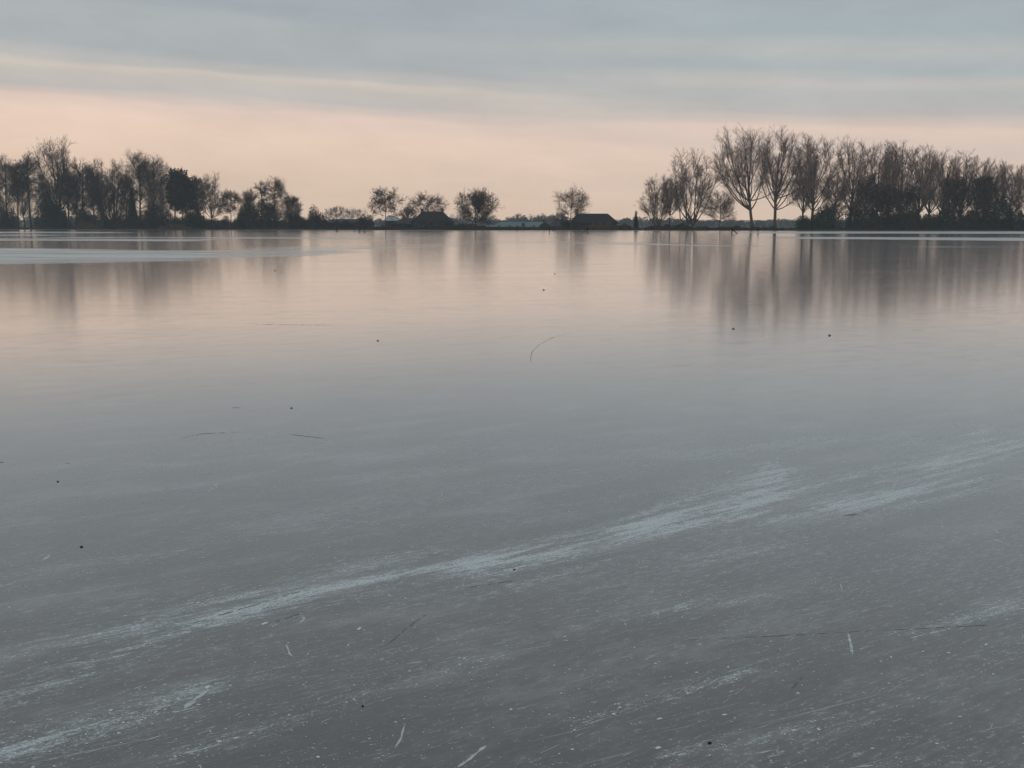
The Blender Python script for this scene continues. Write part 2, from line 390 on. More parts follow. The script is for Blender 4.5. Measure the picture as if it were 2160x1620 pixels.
# ------------------------------------------------------------------ ice
def build_ice():
    ys = [-250, -120, -60, -30, -15, -8, -4, -2, -1, -.4, .2, .6]; y = 1.0
    while y < 640: ys.append(y); y *= 1.015
    ys.append(660)
    xs = list(np.arange(0, 2.2, 0.06)); x = 2.24
    while x < 1290: xs.append(x); x *= 1.03
    xs.append(1290); xs = sorted([-v for v in xs[1:]] + xs)
    xs = np.array(xs); ys = np.array(ys)
    gx, gy = np.meshgrid(xs, ys)
    nx, ny = len(xs), len(ys)
    V = np.stack([gx.ravel(), gy.ravel(), np.zeros(gx.size)], 1)
    i = np.arange(nx - 1)[None] + (np.arange(ny - 1) * nx)[:, None]; i = i.ravel()
    Fc = np.stack([i, i + 1, i + 1 + nx, i + nx], 1)
    o = link_mesh('ice', V, Fc, ice_material())
    # white snow ice lying in long patches: corner points given on the ice, in plan
    def quad(x0, x1, t0, t1, b0, b1):
        return (on_ice(x0, t0), on_ice(x1, t1), on_ice(x1, b1), on_ice(x0, b0))
    def inside(q, soft):
        # q: far-left, far-right, near-right, near-left; soft edge as a share of the depth
        (ax, ay), (bx, by), (cx, cy), (dx, dy) = q
        X_, Y_ = V[:, 0], V[:, 1]
        yf = ay + (by - ay) * np.clip((X_ - ax) / (bx - ax), 0, 1); yn = dy + (cy - dy) * np.clip((X_ - dx) / (cx - dx), 0, 1)
        e = soft * np.maximum(Y_, 1)
        f = np.clip((yf - Y_) / e + .5, 0, 1) * np.clip((Y_ - yn) / e + .5, 0, 1)
        tt = np.clip((Y_ - dy) / (ay - dy + 1e-6), 0, 1)
        xl = dx + (ax - dx) * tt; xr = cx + (bx - cx) * tt
        ex = 0.05 * np.maximum(Y_, 1)
        return f * np.clip((X_ - xl) / ex + .5, 0, 1) * np.clip((xr - X_) / ex + .5, 0, 1)
    snow = np.zeros(len(V))
    for (x0, x1, t0, t1, b0, b1, a) in SNOW:
        snow = np.maximum(snow, a * inside(quad(x0, x1, t0, t1, b0, b1), 0.055 if b0 - t0 > 15 else 0.025))
    # everywhere along the foot of the bank
    dsh = shore(V[:, 0]) - V[:, 1]
    snow = np.maximum(snow, 0.85 * np.clip(1.0 - dsh / 70, 0, 1) * (dsh > -5))
    at_ = o.data.attributes.new('snow', 'FLOAT', 'POINT'); at_.data.foreach_set('value', snow.astype(np.float32))
    fr = np.zeros(len(V))
    P = V[:, :2]
    near = (V[:, 1] > 1) & (V[:, 1] < 40) & (np.abs(V[:, 0]) < 15)
    Pn = P[near]; acc = np.zeros(len(Pn))
    for (pts, wd, a) in TRACKS:
        g = [np.array(on_ice(*p)) for p in pts]; best = np.zeros(len(Pn))
        for k in range(len(g) - 1):
            A, B = g[k], g[k + 1]; ab = B - A; t = np.clip(((Pn - A) @ ab) / (ab @ ab), 0, 1)
            d = np.linalg.norm(Pn - (A + t[:, None] * ab), axis=1)
            best = np.maximum(best, a * np.exp(-(d / (wd * (1 + .0 * t))) ** 2))
        acc = acc + best
    fr[near] = np.clip(acc, 0, 1.2)
    at2 = o.data.attributes.new('frost', 'FLOAT', 'POINT'); at2.data.foreach_set('value', fr.astype(np.float32))
    tag(o, 'grey frozen lake surface scratched by skates, white frost streaks and snow ice', None, None, 'structure')
    return o
# far patches of white snow ice (columns and rows of their corners as measured on the lake)
SNOW = [(-300, 470, 521, 528, 562, 551, 1.0), (300, 760, 526, 527, 549, 537, .80), (480, 1000, 523, 513, 534, 520, .50),
        (-300, 420, 501, 505, 506.5, 509, .85), (100, 760, 499, 501, 502.5, 504, .7), (-200, 250, 488.5, 489, 491.5, 492, .9),
        (-300, 150, 494, 495, 498, 497, .8), (640, 1000, 497, 498, 508, 503, .35), (820, 1460, 505, 512, 513, 516, .35), 
        (1180, 1600, 511.5, 518, 514, 521, .62), (1560, 2500, 488.2, 488.2, 492.5, 493.2, 1.0),
        (1640, 2500, 499, 503, 503.5, 511, .95), (1900, 2500, 519, 521, 521.2, 523.5, .5),
        (1680, 1740, 541, 541, 542.5, 542.5, .5), (1690, 1860, 561, 562, 562.7, 563.7, .45), (1700, 1760, 573.5, 574, 575, 575.3, .45),
        (-200, 260, 588, 595, 590.5, 597, .35), (-300, 120, 578, 581, 580, 583, .35), (1960, 2300, 578, 577, 580, 579, .35)]
# frosted skating tracks: (points, half width in m, strength)
TRACKS = [([(-200, 1530), (60, 1460), (330, 1345), (620, 1255), (820, 1212), (1060, 1175), (1300, 1125), (1480, 1040), (1680, 990)], .10, .50),
          ([(-100, 1400), (200, 1340), (480, 1260), (700, 1205), (920, 1160)], .07, .32),
          ([(-200, 1620), (60, 1570), (260, 1520), (420, 1460)], .07, .62),
          ([(1000, 1200), (1300, 1130), (1550, 1060), (1800, 1000), (2000, 965), (2250, 900)], .16, .46),
          ([(1380, 1120), (1700, 1085), (1900, 1050), (2260, 990)], .15, .42),
          ([(1560, 1080), (1640, 1030), (1620, 980)], .14, .42),
          ([(1780, 1060), (1980, 1000), (2110, 945), (2050, 900)], .18, .50),
          ([(1480, 960), (1700, 930), (1880, 925), (1960, 935)], .20, .24),
          ([(340, 1600), (560, 1530), (830, 1440), (1050, 1390)], .05, .26),
          ([(0, 1240), (300, 1180), (600, 1120), (860, 1085)], .07, .14),
          ([(200, 1330), (600, 1260), (900, 1230), (1300, 1200), (1700, 1160)], .28, .17),
          ([(400, 1420), (800, 1370), (1200, 1300), (1500, 1240)], .22, .11),
          ([(1200, 1535), (1400, 1470), (1590, 1414)], .02, .45), ([(1400, 1590), (1600, 1560), (1740, 1520)], .025, .30),
          ([(1900, 1345), (2020, 1310), (2160, 1270)], .05, .30), ([(1380, 1290), (1600, 1260)], .02, .35)]
def ice_material():
    m = MT('lake_ice')
    at1 = m.n('ShaderNodeAttribute', attribute_name='snow').outputs['Fac']
    at2 = m.n('ShaderNodeAttribute', attribute_name='frost').outputs['Fac']
    A = math.radians(-34)
    # stretched noises that follow the skating direction
    n_fine = m.noise(m.mapping(A, (15.0, 50.0, 1)), 1.0, 4, 0.7)
    n_scr = m.noise(m.mapping(A, (1.6, 46.0, 1), (3, 5, 0)), 1.0, 3, 0.6)
    n_scr2 = m.noise(m.mapping(A + 0.13, (1.1, 60.0, 1), (13, 7, 0)), 1.0, 2, 0.6)
    n_grain = m.noise(m.tc.outputs['Object'], 75.0, 3, 0.7)
    n_band = m.noise(m.mapping(A, (0.28, 1.9, 1), (1, 9, 0)), 1.0, 4, 0.6)
    n_dull = m.noise(m.mapping(A * .5, (0.05, 0.5, 1), (4, 2, 0)), 1.0, 5, 0.6)
    n_brk = m.noise(m.mapping(A - .05, (1.3, 11.0, 1), (6, 2, 0)), 1.0, 5, 0.65)
    n_mot = m.noise(m.mapping(A, (5.0, 9.0, 1), (7, 1, 0)), 1.0, 7, 0.72)
    n_mid = m.noise(m.mapping(A, (3.0, 15.0, 1), (2, 8, 0)), 1.0, 5, 0.7)
    # frost in the tracks
    f0 = m.math('MULTIPLY', at2, m.rng(n_brk, .38, .64, .08, 1.95))
    f0 = m.math('ADD', f0, m.rng(n_band, .40, .75, 0.0, .30))
    mixn = m.math('ADD', m.math('MULTIPLY', n_fine, .62), m.math('MULTIPLY', n_grain, .38))
    thr = m.math('SUBTRACT', .575, m.math('MULTIPLY', f0, .22))
    fr = m.math('MULTIPLY', m.math('SUBTRACT', mixn, thr), 6.5, True)
    scr = m.math('MULTIPLY', m.math('SUBTRACT', m.math('MAXIMUM', n_scr, n_scr2), m.math('SUBTRACT', .66, m.math('MULTIPLY', f0, .20))), 6.0, True)
    fr = m.math('MAXIMUM', fr, m.math('MULTIPLY', scr, .7))
    fr = m.math('MULTIPLY', fr, m.rng(n_grain, .36, .62, .42, 1.0))
    fr = m.math('ADD', m.math('MULTIPLY', fr, .95), m.math('MULTIPLY', f0, .10), True)
    # fade of the fine white marks far out, where only few people skated
    sp_ = m.n('ShaderNodeSeparateXYZ'); m.l(m.tc.outputs['Object'], sp_.inputs[0])
    fr = m.math('MULTIPLY', fr, m.rng(sp_.outputs['Y'], 7.0, 16.0, 1.0, 0.0, True))
    # snow ice with ragged long edges
    n_sn = m.noise(m.mapping(0, (.035, .16, 1)), 1.0, 5, 0.65)
    n_sn2 = m.noise(m.mapping(0, (.15, 1.4, 1)), 1.0, 4, 0.65)
    sn = m.math('ADD', at1, m.math('ADD', m.math('MULTIPLY', m.math('SUBTRACT', n_sn, .5), 2.2), m.math('MULTIPLY', m.math('SUBTRACT', n_sn2, .5), 1.5)))
    sn = m.math('MULTIPLY', m.rng(sn, .30, 1.05, 0.0, 1.0), m.rng(at1, 0.02, .3, 0, 1))
    body = m.mix(m.rng(n_grain, .35, .65), (.092, .095, .100), (.130, .133, .138))
    body = m.mix(m.rng(n_mid, .38, .62, 0.0, .75), body, (.185, .189, .193))
    body = m.mix(m.rng(n_mot, .40, .68, 0.0, .45), body, (.235, .243, .248))
    body = m.mix(m.rng(n_dull, .35, .65), body, (.185, .187, .188))
    body = m.mix(m.rng(n_fine, .36, .56, .55, .0), body, (.075, .078, .084))
    n_strk = m.noise(m.mapping(A * .7, (.8, 4.0, 1), (9, 3, 0)), 1.0, 6, 0.72)
    body = m.mix(m.rng(n_strk, .50, .66, .0, .55), body, (.105, .108, .112))
    n_blot = m.noise(m.mapping(A, (1.1, 2.6, 1), (15, 4, 0)), 1.0, 7, .74)
    body = m.mix(m.rng(n_blot, .44, .60, .55, .0), body, (.070, .073, .078))
    body = m.mix(m.rng(n_blot, .52, .66, .0, .45), body, (.27, .285, .295))
    col = m.mix(fr, body, (.66, .78, .82))
    col = m.mix(sn, col, (.66, .69, .68))
    m.l(col, m.b.inputs['Base Color'])
    r = m.math('ADD', m.rng(n_dull, .35, .65, .07, .11), m.rng(n_grain, .3, .7, 0.0, .02))
    r = m.math('ADD', r, m.math('MULTIPLY', fr, .30)); r = m.math('ADD', r, m.math('MULTIPLY', sn, .36), True)
    n_pat = m.noise(m.mapping(A, (1.8, 3.6, 1), (5, 5, 0)), 1.0, 5, .68)
    r = m.math('ADD', r, m.rng(n_pat, .46, .68, 0.0, .07))
    m.l(r, m.b.inputs['Roughness'])
    m.b.inputs['IOR'].default_value = 1.45
    # clear water-like coat, added to brighten reflections on the bare ice
    m.l(m.math('MULTIPLY', m.math('SUBTRACT', 1.0, m.math('MULTIPLY', sn, .95)), m.math('SUBTRACT', .75, m.math('MULTIPLY', fr, .7)), True), m.b.inputs['Coat Weight']); m.b.inputs['Coat Roughness'].default_value = .10; m.b.inputs['Coat IOR'].default_value = 1.36
    # the skated surface is minutely uneven
    bm = m.n('ShaderNodeBump'); m.l(m.rng(sp_.outputs['Y'], 5, 25, .35, .0), bm.inputs['Strength']); bm.inputs['Distance'].default_value = .0012
    m.l(m.math('ADD', n_fine, m.math('MULTIPLY', n_grain, .6)), bm.inputs['Height'])
    m.l(bm.outputs[0], m.b.inputs['Normal'])
    return m.m
build_ice()

# ------------------------------------------------------------------ land beyond the lake
def build_land():
    xs = np.concatenate([np.linspace(-1290, -330, 25), np.linspace(-320, 320, 321), np.linspace(330, 1290, 25)])
    offs = [-1.0, 0, .6, 1.2, 2.0, 3.5, 6, 10, 20, 40, 80, 150, 300, 600, 950]
    zs = [-.12, -.03, .12, .26, .36, LAND - .03, LAND, LAND, LAND, LAND, LAND, LAND, LAND, LAND, LAND]
    rng = np.random.default_rng(3); V = []
    for o_, z in zip(offs, zs):
        for x in xs:
            jit = rng.normal() * .25 if 0 < o_ < 4 else 0
            V.append((x, min(float(shore(x)) + o_ + jit, 1690), z + (rng.normal() * .04 if 0 < o_ < 6 else 0)))
    n = len(xs); i = (np.arange(n - 1)[None] + (np.arange(len(offs) - 1) * n)[:, None]).ravel()
    o = link_mesh('ground', V, np.stack([i, i + 1, i + 1 + n, i + n], 1), M['land'])
    tag(o, 'low dark grassy land behind the frozen lake', None, None, 'structure')
build_land()

# reeds and dry grass along the bank: beyond counting
def reeds(px0, px1, h0, h1, n, mat, seed, label, depth=(0.2, 4.0)):
    rng = np.random.default_rng(seed)
    xa = base_at(px0, 1)[0]; xb = base_at(px1, 1)[0]
    x = rng.uniform(xa, xb, n); u = (x - xa) / (xb - xa)
    prof = .55 + .45 * np.sin(np.clip(u, 0, 1) * math.pi) ** .5
    prof *= .72 + .28 * np.sin(x * .9 + seed) * np.sin(x * .31) + .25 * np.sin(x * .07 + seed * 2) * np.sin(x * 2.3)
    y = shore(x) + rng.uniform(depth[0], depth[1], n)
    h = rng.uniform(h0, h1, n) * prof
    P0 = np.stack([x, y, np.where(y - shore(x) < 1.5, .0, .25)], 1)
    d = np.stack([rng.normal(size=n) * .13, rng.normal(size=n) * .13, np.ones(n)], 1)
    a = Acc(); a.add(*frusta(P0, P0 + d * h[:, None], .03, .008, 3))
    o = a.build('reeds', M[mat]); tag(o, label, None, None, 'stuff')
reeds(-60, 2230, .5, 1.25, 30000, 'reed_dark', 1, 'dark dry grass fringe along the whole bank')
reeds(150, 216, 1.4, 3.4, 3500, 'reed', 2, 'tan reed bed at the foot of the left wood')
reeds(335, 402, 1.2, 2.9, 3200, 'reed', 3, 'tan reed bed between the left wood and the low scrub')
reeds(520, 570, .9, 2.0, 1500, 'reed_dark', 4, 'brownish reeds in front of the evergreen mound')
reeds(1000, 1310, .7, 1.5, 6000, 'reed_dark', 5, 'brownish reeds in front of the farm buildings')
reeds(1236, 1306, 1.2, 3.2, 3600, 'reed', 6, 'pale reed clump in front of the right farmhouse')
reeds(1390, 1672, .8, 1.7, 7000, 'reed_dark', 7, 'brown grass bank under the tall solitary trees')
reeds(780, 850, .8, 1.9, 2500, 'reed_dark', 8, 'brown reeds left of the left farmhouse')

# ------------------------------------------------------------------ trees, left wood
GL = 'bare trees of the left wood'
T = make_tree
T('a', 16, 14, 330, -8, 42, 'dark thin bare tree at the left edge of the photo', group=GL, style='alder', seed=1, dens=1.0, bark='bark_dark', twig='twig_dark')
T('a', -28, 10, 338, -70, 12, 'bare tree cut by the left edge of the photo', group=GL, style='round', seed=41, twig='twig_dark')
T('a', 39, 6, 340, 22, 62, 'slender tree with a free standing dark trunk, second from the left edge', group=GL, style='alder', seed=2, bark='bark_dark', twig='twig_dark', cb=.45)
T('a', 66, 12, 325, 42, 92, 'tree with flat layered dark crown just left of the tallest tree of the left wood', group=GL, style='spread', seed=3, bark='bark_dark', twig='twig_dark', leafy=.10, cb=.35)
T('a', 124, 9, 289, 84, 164, 'tallest tree of the left wood with steep upright leaders', group=GL, style='poplar', seed=4, bark='bark_dark', twig='twig_dark', stems=2, n_limb=20, tr=1.3)
T('a', 144, 5, 352, 132, 168, 'small leaning tree close under the tallest tree of the left wood', group=GL, style='alder', seed=5, bark='bark_dark', twig='twig_dark')
T('a', 177, 12, 336, 158, 204, 'dark alder with broad top right of the tallest tree of the left wood', group=GL, style='alder', seed=6, bark='bark_dark', twig='twig_dark', leafy=.05)
T('a', 200, 9, 345, 184, 218, 'thin straight trunk between the alder and the many-stemmed tree', group=GL, style='alder', seed=7, bark='bark_dark', twig='twig_dark')
T('a', 231, 5, 331, 192, 268, 'broad tree with several stems fanning out from the ground', group=GL, style='vase', seed=8, stems=5, bark='bark_dark', twig='twig_dark', n_limb=22, dens=1.3, tr=1.3)
T('a', 297, 10, 322, 262, 335, 'bare round-headed tree right of the fan of stems, topmost twigs dark', group=GL, style='alder', seed=9, bark='bark_dark', twig='twig_dark', n_limb=20, dens=1.1)
T('a', 326, 13, 326, 298, 360, 'brownish bare tree forming the right shoulder of the tall left wood', group=GL, style='round', seed=10, bark='bark', twig='twig')
T('a', 369, 9, 353, 358, 392, 'dark ivy-clad tree with a blunt top', group=GL, style='alder', seed=11, bark='bark_dark', twig='leaf', leafy=1.2, cb=.2, name='ivy_tree')
T('a', 388, 7, 358, 372, 408, 'second ivy-clad tree, a little lower and browner, with two trunks', group=GL, style='alder', seed=12, stems=2, bark='bark_dark', twig='scrub', leafy=.8, name='ivy_tree')
T('a', 418, 10, 370, 398, 440, 'dark dense tree between the ivy-clad pair and the pale-topped one', group=GL, style='alder', seed=13, bark='bark_dark', twig='twig_dark', leafy=.25)
T('a', 446, 8, 364, 428, 470, 'bare tree with pale upright twigs at the right end of the left wood', group=GL, style='poplar', seed=14, twig='twig', cb=.12)
GS = 'small bare trees right of the left wood'
T('a', 488, 9, 403, 466, 512, 'small open tree alone in the gap right of the left wood', group=GS, style='spread', seed=15, twig='twig_dark', cb=.3)
T('a', 526, 16, 396, 512, 542, 'small tree rising behind the left end of the evergreen mound', group=GS, style='round', seed=16, twig='twig_dark')
T('a', 552, 16, 382, 541, 566, 'slim spindly tree rising behind the middle of the evergreen mound', group=GS, style='spread', seed=17, dens=.6, twig='twig_dark', n_limb=9)
T('a', 580, 14, 377, 556, 612, 'pointed bare tree, tallest over the evergreen mound', group=GS, style='spread', seed=18, bark='bark_dark', twig='twig_dark', dens=.9, n_limb=16, cb=.12)
T('a', 618, 12, 412, 598, 638, 'round bare tree at the right end of the evergreen mound', group=GS, style='round', seed=19, twig='twig_dark', dens=1.0)
for i, (px, off, top, l, r, lb) in enumerate([
        (52, 30, 372, 28, 80, 'bare tree seen through the gap between the second and third left-edge trees'),
        (102, 34, 380, 78, 128, 'background tree filling the gap left of the tallest tree of the left wood'),
        (162, 30, 372, 140, 186, 'background tree behind the leaning tree and the dark alder'),
        (214, 34, 366, 192, 240, 'background tree behind the thin straight trunk'),
        (268, 30, 360, 246, 292, 'background tree behind the pointed evergreen'),
        (345, 30, 372, 326, 366, 'background tree in the notch left of the ivy-clad pair'),
        (402, 32, 392, 382, 426, 'background tree behind the second ivy-clad tree')]):
    T('b', px, off, top, l, r, lb, group='background trees of the left wood', style='round', seed=110 + i, cb=.08, twig='twig', dens=.9)
# evergreens and scrub on the left
GB = 'bushes along the left bank'
Bu = make_bush
Bu(2, 7, 398, -30, 18, 'dark bush at the left edge of the photo', seed=1, group=GB, n=.8)
Bu(92, 6, 404, 50, 138, 'large dark bush mound under the tallest tree of the left wood', 'leaf', seed=2, group=GB)
Bu(150, 8, 425, 125, 200, 'brown bramble right of the large dark mound', seed=3, group=GB, n=.6)
Bu(22, 9, 428, -10, 50, 'low thicket at the foot of the slender left-edge trees', seed=4, group=GB, n=.5)
Bu(281, 7, 398, 268, 294, 'dark pointed evergreen standing between bare trunks', 'leaf', seed=5, group=GB, cone=True, name='conifer', cat='conifer', n=2.0)
Bu(255, 6, 441, 205, 300, 'low dark scrub under the fan of stems', seed=6, group=GB)
Bu(330, 7, 426, 295, 365, 'dark scrub under the right shoulder of the tall left wood', seed=7, group=GB)
Bu(405, 7, 442, 350, 470, 'long dark hedge under the ivy-clad trees', 'leaf', seed=8, group=GB)
Bu(478, 6, 452, 440, 515, 'low dark scrub under the small open tree', seed=9, group=GB)
Bu(550, 7, 418, 503, 602, 'broad dark evergreen mound', 'leaf', seed=10, group=GB, n=1.2, lump=.2)
Bu(605, 6, 440, 570, 645, 'grey scrub right of the evergreen mound', seed=11, group=GB)
Bu(662, 7, 448, 630, 698, 'dark rounded bush between the evergreen mound and the low shed', seed=12, group=GB)
Bu(726, 9, 463, 685, 768, 'low dark hedge in front of the low shed', 'leaf', seed=13, group=GB, lump=.12)
Bu(776, 6, 451, 752, 800, 'dark bush behind the group of skaters', seed=14, group=GB)
Bu(655, 60, 428, 642, 684, 'pale grey round bush farther off, above the low scrub', 'scrub_brown', seed=15, group=GB, n=.5, leaf=.3)

Bu(165, 10, 430, 140, 222, 'thin brushwood left of the fan of stems', seed=16, group=GB, n=.25, leaf=.12, twigs=6)
Bu(350, 10, 425, 285, 372, 'thin brushwood between pointed evergreen and ivy-clad pair', seed=17, group=GB, n=.3, leaf=.12, twigs=5)
# pale far trees between the wood and the farm
GF = 'pale far trees on the horizon'
for i, (px, off, top, l, r, lb) in enumerate([
        (697, 380, 439, 684, 712, 'small mauve far tree just right of the pale round bush'),
        (711, 620, 433, 699, 724, 'faint far tree, second of the pale row over the low shed'),
        (725, 620, 436, 714, 738, 'faint narrow far tree in the middle of the pale row over the low shed'),
        (742, 560, 438, 729, 755, 'faint far tree left of the big alder by the farmhouse'),
        (760, 600, 441, 747, 774, 'lowest faint far tree, next to the big alder by the farmhouse'),
        (1094, 520, 450, 1083, 1103, 'small faint far tree over the middle of the green roofed barn'),
        (1142, 560, 451, 1130, 1156, 'small faint far tree over the right end of the green roofed barn'),
        (1165, 560, 453, 1154, 1176, 'small faint far tree over the gap between the two barns')]):
    T('f', px, off, top, l, r, lb, group=GF, style='alder', seed=60 + i, n_limb=9, dens=.45, twig='twig_pale', cb=.12, name='far_tree')

# ------------------------------------------------------------------ farm trees
T('t', 813, 5, 400, 780, 847, 'open alder with layered branches left of the left farmhouse', style='spread', seed=20, n_limb=13, dens=.75, leafy=.05, twig='twig_dark', cb=.2)
T('t', 905, 38, 411, 866, 936, 'spreading bare tree behind the left farmhouse roof', style='spread', seed=21, n_limb=13, dens=.75, leafy=.04, twig='twig', cb=.35)
T('t', 860, 32, 436, 846, 876, 'small low tree behind the wing of the left farmhouse', style='round', seed=22, twig='twig')
T('t', 1003, 6, 406, 964, 1046, 'dense grey tree with a wide skirt right of the left farmhouse', style='round', seed=23, n_limb=24, dens=1.15, leafy=.08, bark='bark_dark', twig='twig_dark', cb=.03)
T('t', 1203, 30, 402, 1172, 1243, 'tall pale bare tree behind the right farmhouse', style='alder', seed=224, n_limb=14, dens=.7, twig='twig', cb=.25)
T('t', 1182, 60, 447, 1172, 1196, 'small leaning tree left of the tall tree behind the right farmhouse', style='poplar', seed=25, twig='twig')
GBF = 'bushes round the farm'
Bu(835, 9, 468, 795, 880, 'low scrub in front of the wing of the left farmhouse', 'scrub', seed=20, group=GBF, n=.8)
Bu(905, 5, 473, 860, 945, 'low scrub in front of the left farmhouse wall', 'scrub', seed=21, group=GBF)
Bu(975, 5, 469, 935, 1030, 'low dark hedge at the foot of the dense grey tree', 'scrub', seed=22, group=GBF)
Bu(1190, 20, 462, 1176, 1214, 'dark bush beside the left wall of the right farmhouse', 'scrub', seed=23, group=GBF)
Bu(1212, 8, 466, 1198, 1232, 'dark bush in front of the left corner of the right farmhouse', 'scrub', seed=24, group=GBF)
Bu(1318, 6, 470, 1300, 1332, 'rounded brown green bush right of the right farmhouse', 'scrub_brown', seed=25, group=GBF, n=1.4, lump=.1, twigs=.4)
Bu(1275, 7, 470, 1242, 1302, 'tan bush in front of the right farmhouse windows', 'scrub_brown', seed=26, group=GBF)
Bu(1341, 8, 446, 1336.5, 1346, 'slim dark column-shaped conifer right of the right farmhouse', 'leaf', seed=27, n=5, cone=True, name='conifer', cat='conifer', leaf=.16)
Bu(1404, 7, 472, 1360, 1450, 'low scrub at the foot of the leftmost many-stemmed trees', 'scrub', seed=28, group=GBF, n=.5)
Bu(1436, 6, 470, 1420, 1458, 'small brown bush left of the wide V-shaped tree', 'scrub', seed=29, group=GBF)

# ------------------------------------------------------------------ tall trees, right
GR = 'tall bare trees of the right-hand row'
T('r', 1384, 6, 368, 1354, 1414, 'leftmost tree of the right side, several stems and a low ragged crown', group=GR, style='vase', seed=30, stems=3, n_limb=15)
T('r', 1411, 7, 376, 1392, 1440, 'leaning dark trunk between the leftmost stems and the wide V-shaped tree', group=GR, style='poplar', seed=31, cb=.3)
T('r', 1461, 6, 309, 1414, 1500, 'wide V-shaped tree forking close to the ground', group=GR, style='vase', seed=32, stems=3, n_limb=15, dens=1.0, tr=1.25, extra=[(1412, 395, .05), (1508, 370, .05), (1420, 345, .1)])
T('r', 1519, 8, 408, 1484, 1550, 'small round tree between the V-shaped tree and the tall pair', group=GR, style='round', seed=33, twig='twig', n_limb=16, dens=.65)
T('r', 1588, 4, 272, 1508, 1622, 'tall tree with a long low limb to the left, left one of the tall pair', group=GR, style='poplar', seed=34, n_limb=16, dens=.95, cb=.20, tr=1.3, extra=[(1512, 345, .13), (1530, 300, .2), (1640, 395, .25), (1545, 385, .16)])
T('r', 1633, 4, 264, 1598, 1678, 'tallest tree of the right side, right one of the tall pair', group=GR, style='poplar', seed=35, n_limb=16, dens=.95, cb=.20, tr=1.25, extra=[(1684, 392, .2), (1600, 330, .2), (1672, 420, .22)])
T('r', 1693, 10, 300, 1664, 1722, 'thin tree leaning left just right of the tall pair', group=GR, style='poplar', seed=36, n_limb=14)
T('r', 1710, 6, 276, 1672, 1764, 'open tree with long forked leaders above the left end of the dark thicket', group=GR, style='poplar', seed=37, n_limb=12, tr=1.25, dens=.9)
T('r', 1757, 9, 366, 1732, 1790, 'low brown tree rising from the left end of the dark thicket', style='round', seed=38)
for i, (px, off, top, l, r, lb) in enumerate([
        (1794, 8, 284, 1762, 1834, 'first tree of the closed row right of the open forked tree'),
        (1846, 14, 292, 1818, 1880, 'second tree of the closed row, dark upright top'),
        (1869, 8, 296, 1846, 1900, 'third tree of the closed row, close to the second'),
        (1894, 12, 291, 1868, 1924, 'fourth tree of the closed row with a feathery top'),
        (1935, 9, 303, 1908, 1966, 'fifth tree of the closed row, wide gaps low in its crown'),
        (1958, 15, 306, 1934, 1990, 'sixth tree of the closed row, dark trunk leaning right'),
        (1986, 9, 318, 1962, 2018, 'seventh tree of the closed row, where its top line steps down'),
        (2025, 11, 318, 1998, 2052, 'eighth tree of the closed row with one high twig'),
        (2058, 15, 328, 2034, 2086, 'ninth tree of the closed row'),
        (2094, 10, 331, 2068, 2122, 'tenth tree of the closed row, near the right edge'),
        (2130, 14, 340, 2104, 2158, 'eleventh tree of the closed row, beside the right edge'),
        (2160, 10, 346, 2134, 2190, 'tree cut by the right edge of the photo')]):
    T('r', px, off, top, l, r, lb, group=GR, style='poplar', seed=70 + i, n_limb=15, dens=.85, cb=.16, tr=1.2)
for i, (px, top, l, r, lb) in enumerate([
        (1822, 372, 1796, 1850, 'low dark understorey tree below the first and second tree of the closed row'),
        (1860, 388, 1838, 1888, 'low understorey tree below the third tree of the closed row'),
        (1910, 392, 1888, 1934, 'low understorey tree below the fourth tree of the closed row'),
        (2010, 372, 1984, 2036, 'low understorey tree below the seventh tree of the closed row'),
        (2070, 366, 2044, 2098, 'low dark understorey tree below the ninth tree of the closed row')]):
    T('u', px, 6, top, l, r, lb, group='understorey trees of the right thicket', style='round', seed=90 + i, bark='bark_dark', twig='twig_dark', cb=.05, leafy=.12, n_limb=22)
GT = 'dark bushes of the right thicket'
Bu(1695, 5, 452, 1660, 1735, 'lowest left end of the right thicket', 'leaf', seed=30, group=GT)
Bu(1760, 6, 424, 1715, 1805, 'dark bush mound below the open forked tree', 'leaf', seed=31, group=GT, lump=.2)
Bu(1795, 7, 418, 1775, 1830, 'dark bush around the first trunk of the closed row', 'leaf', seed=32, group=GT, n=.8)
Bu(1835, 5, 440, 1800, 1885, 'dark bush below the second tree of the closed row', 'scrub', seed=33, group=GT)
Bu(1875, 7, 428, 1858, 1915, 'dark bush below the third and fourth tree of the closed row', 'scrub', seed=34, group=GT, n=.7)
Bu(1920, 6, 436, 1885, 1965, 'dark bush below the fifth tree of the closed row', 'scrub', seed=35, group=GT)
Bu(1990, 6, 428, 1955, 2040, 'dark bush below the seventh tree of the closed row', 'leaf', seed=36, group=GT, n=.8)
Bu(2055, 5, 446, 2015, 2090, 'dark bush below the eighth and ninth tree of the closed row', 'scrub', seed=37, group=GT)
Bu(2110, 6, 406, 2072, 2150, 'big dark blue green bush mound near the right edge', 'leaf', seed=38, group=GT, lump=.2)
Bu(2175, 6, 412, 2140, 2230, 'dark bush mound cut by the right edge of the photo', 'leaf', seed=39, group=GT)

for i, (px, top, l, r, lb) in enumerate([(1958, 446, 1925, 1995, 'low dark bush at the foot of the sixth tree of the closed row'), (2040, 440, 2005, 2080, 'dark bush at the foot of the eighth tree of the closed row'),
        (1850, 452, 1790, 1900, 'low scrub at the foot of the second and third tree of the closed row'), (2085, 448, 2050, 2130, 'low scrub left of the big mound near the right edge'),
        (1900, 446, 1870, 1940, 'low dark bush at the foot of the fourth tree of the closed row')]):
    Bu(px, 9, top, l, r, lb, 'scrub', seed=50 + i, group=GT, lump=.15)

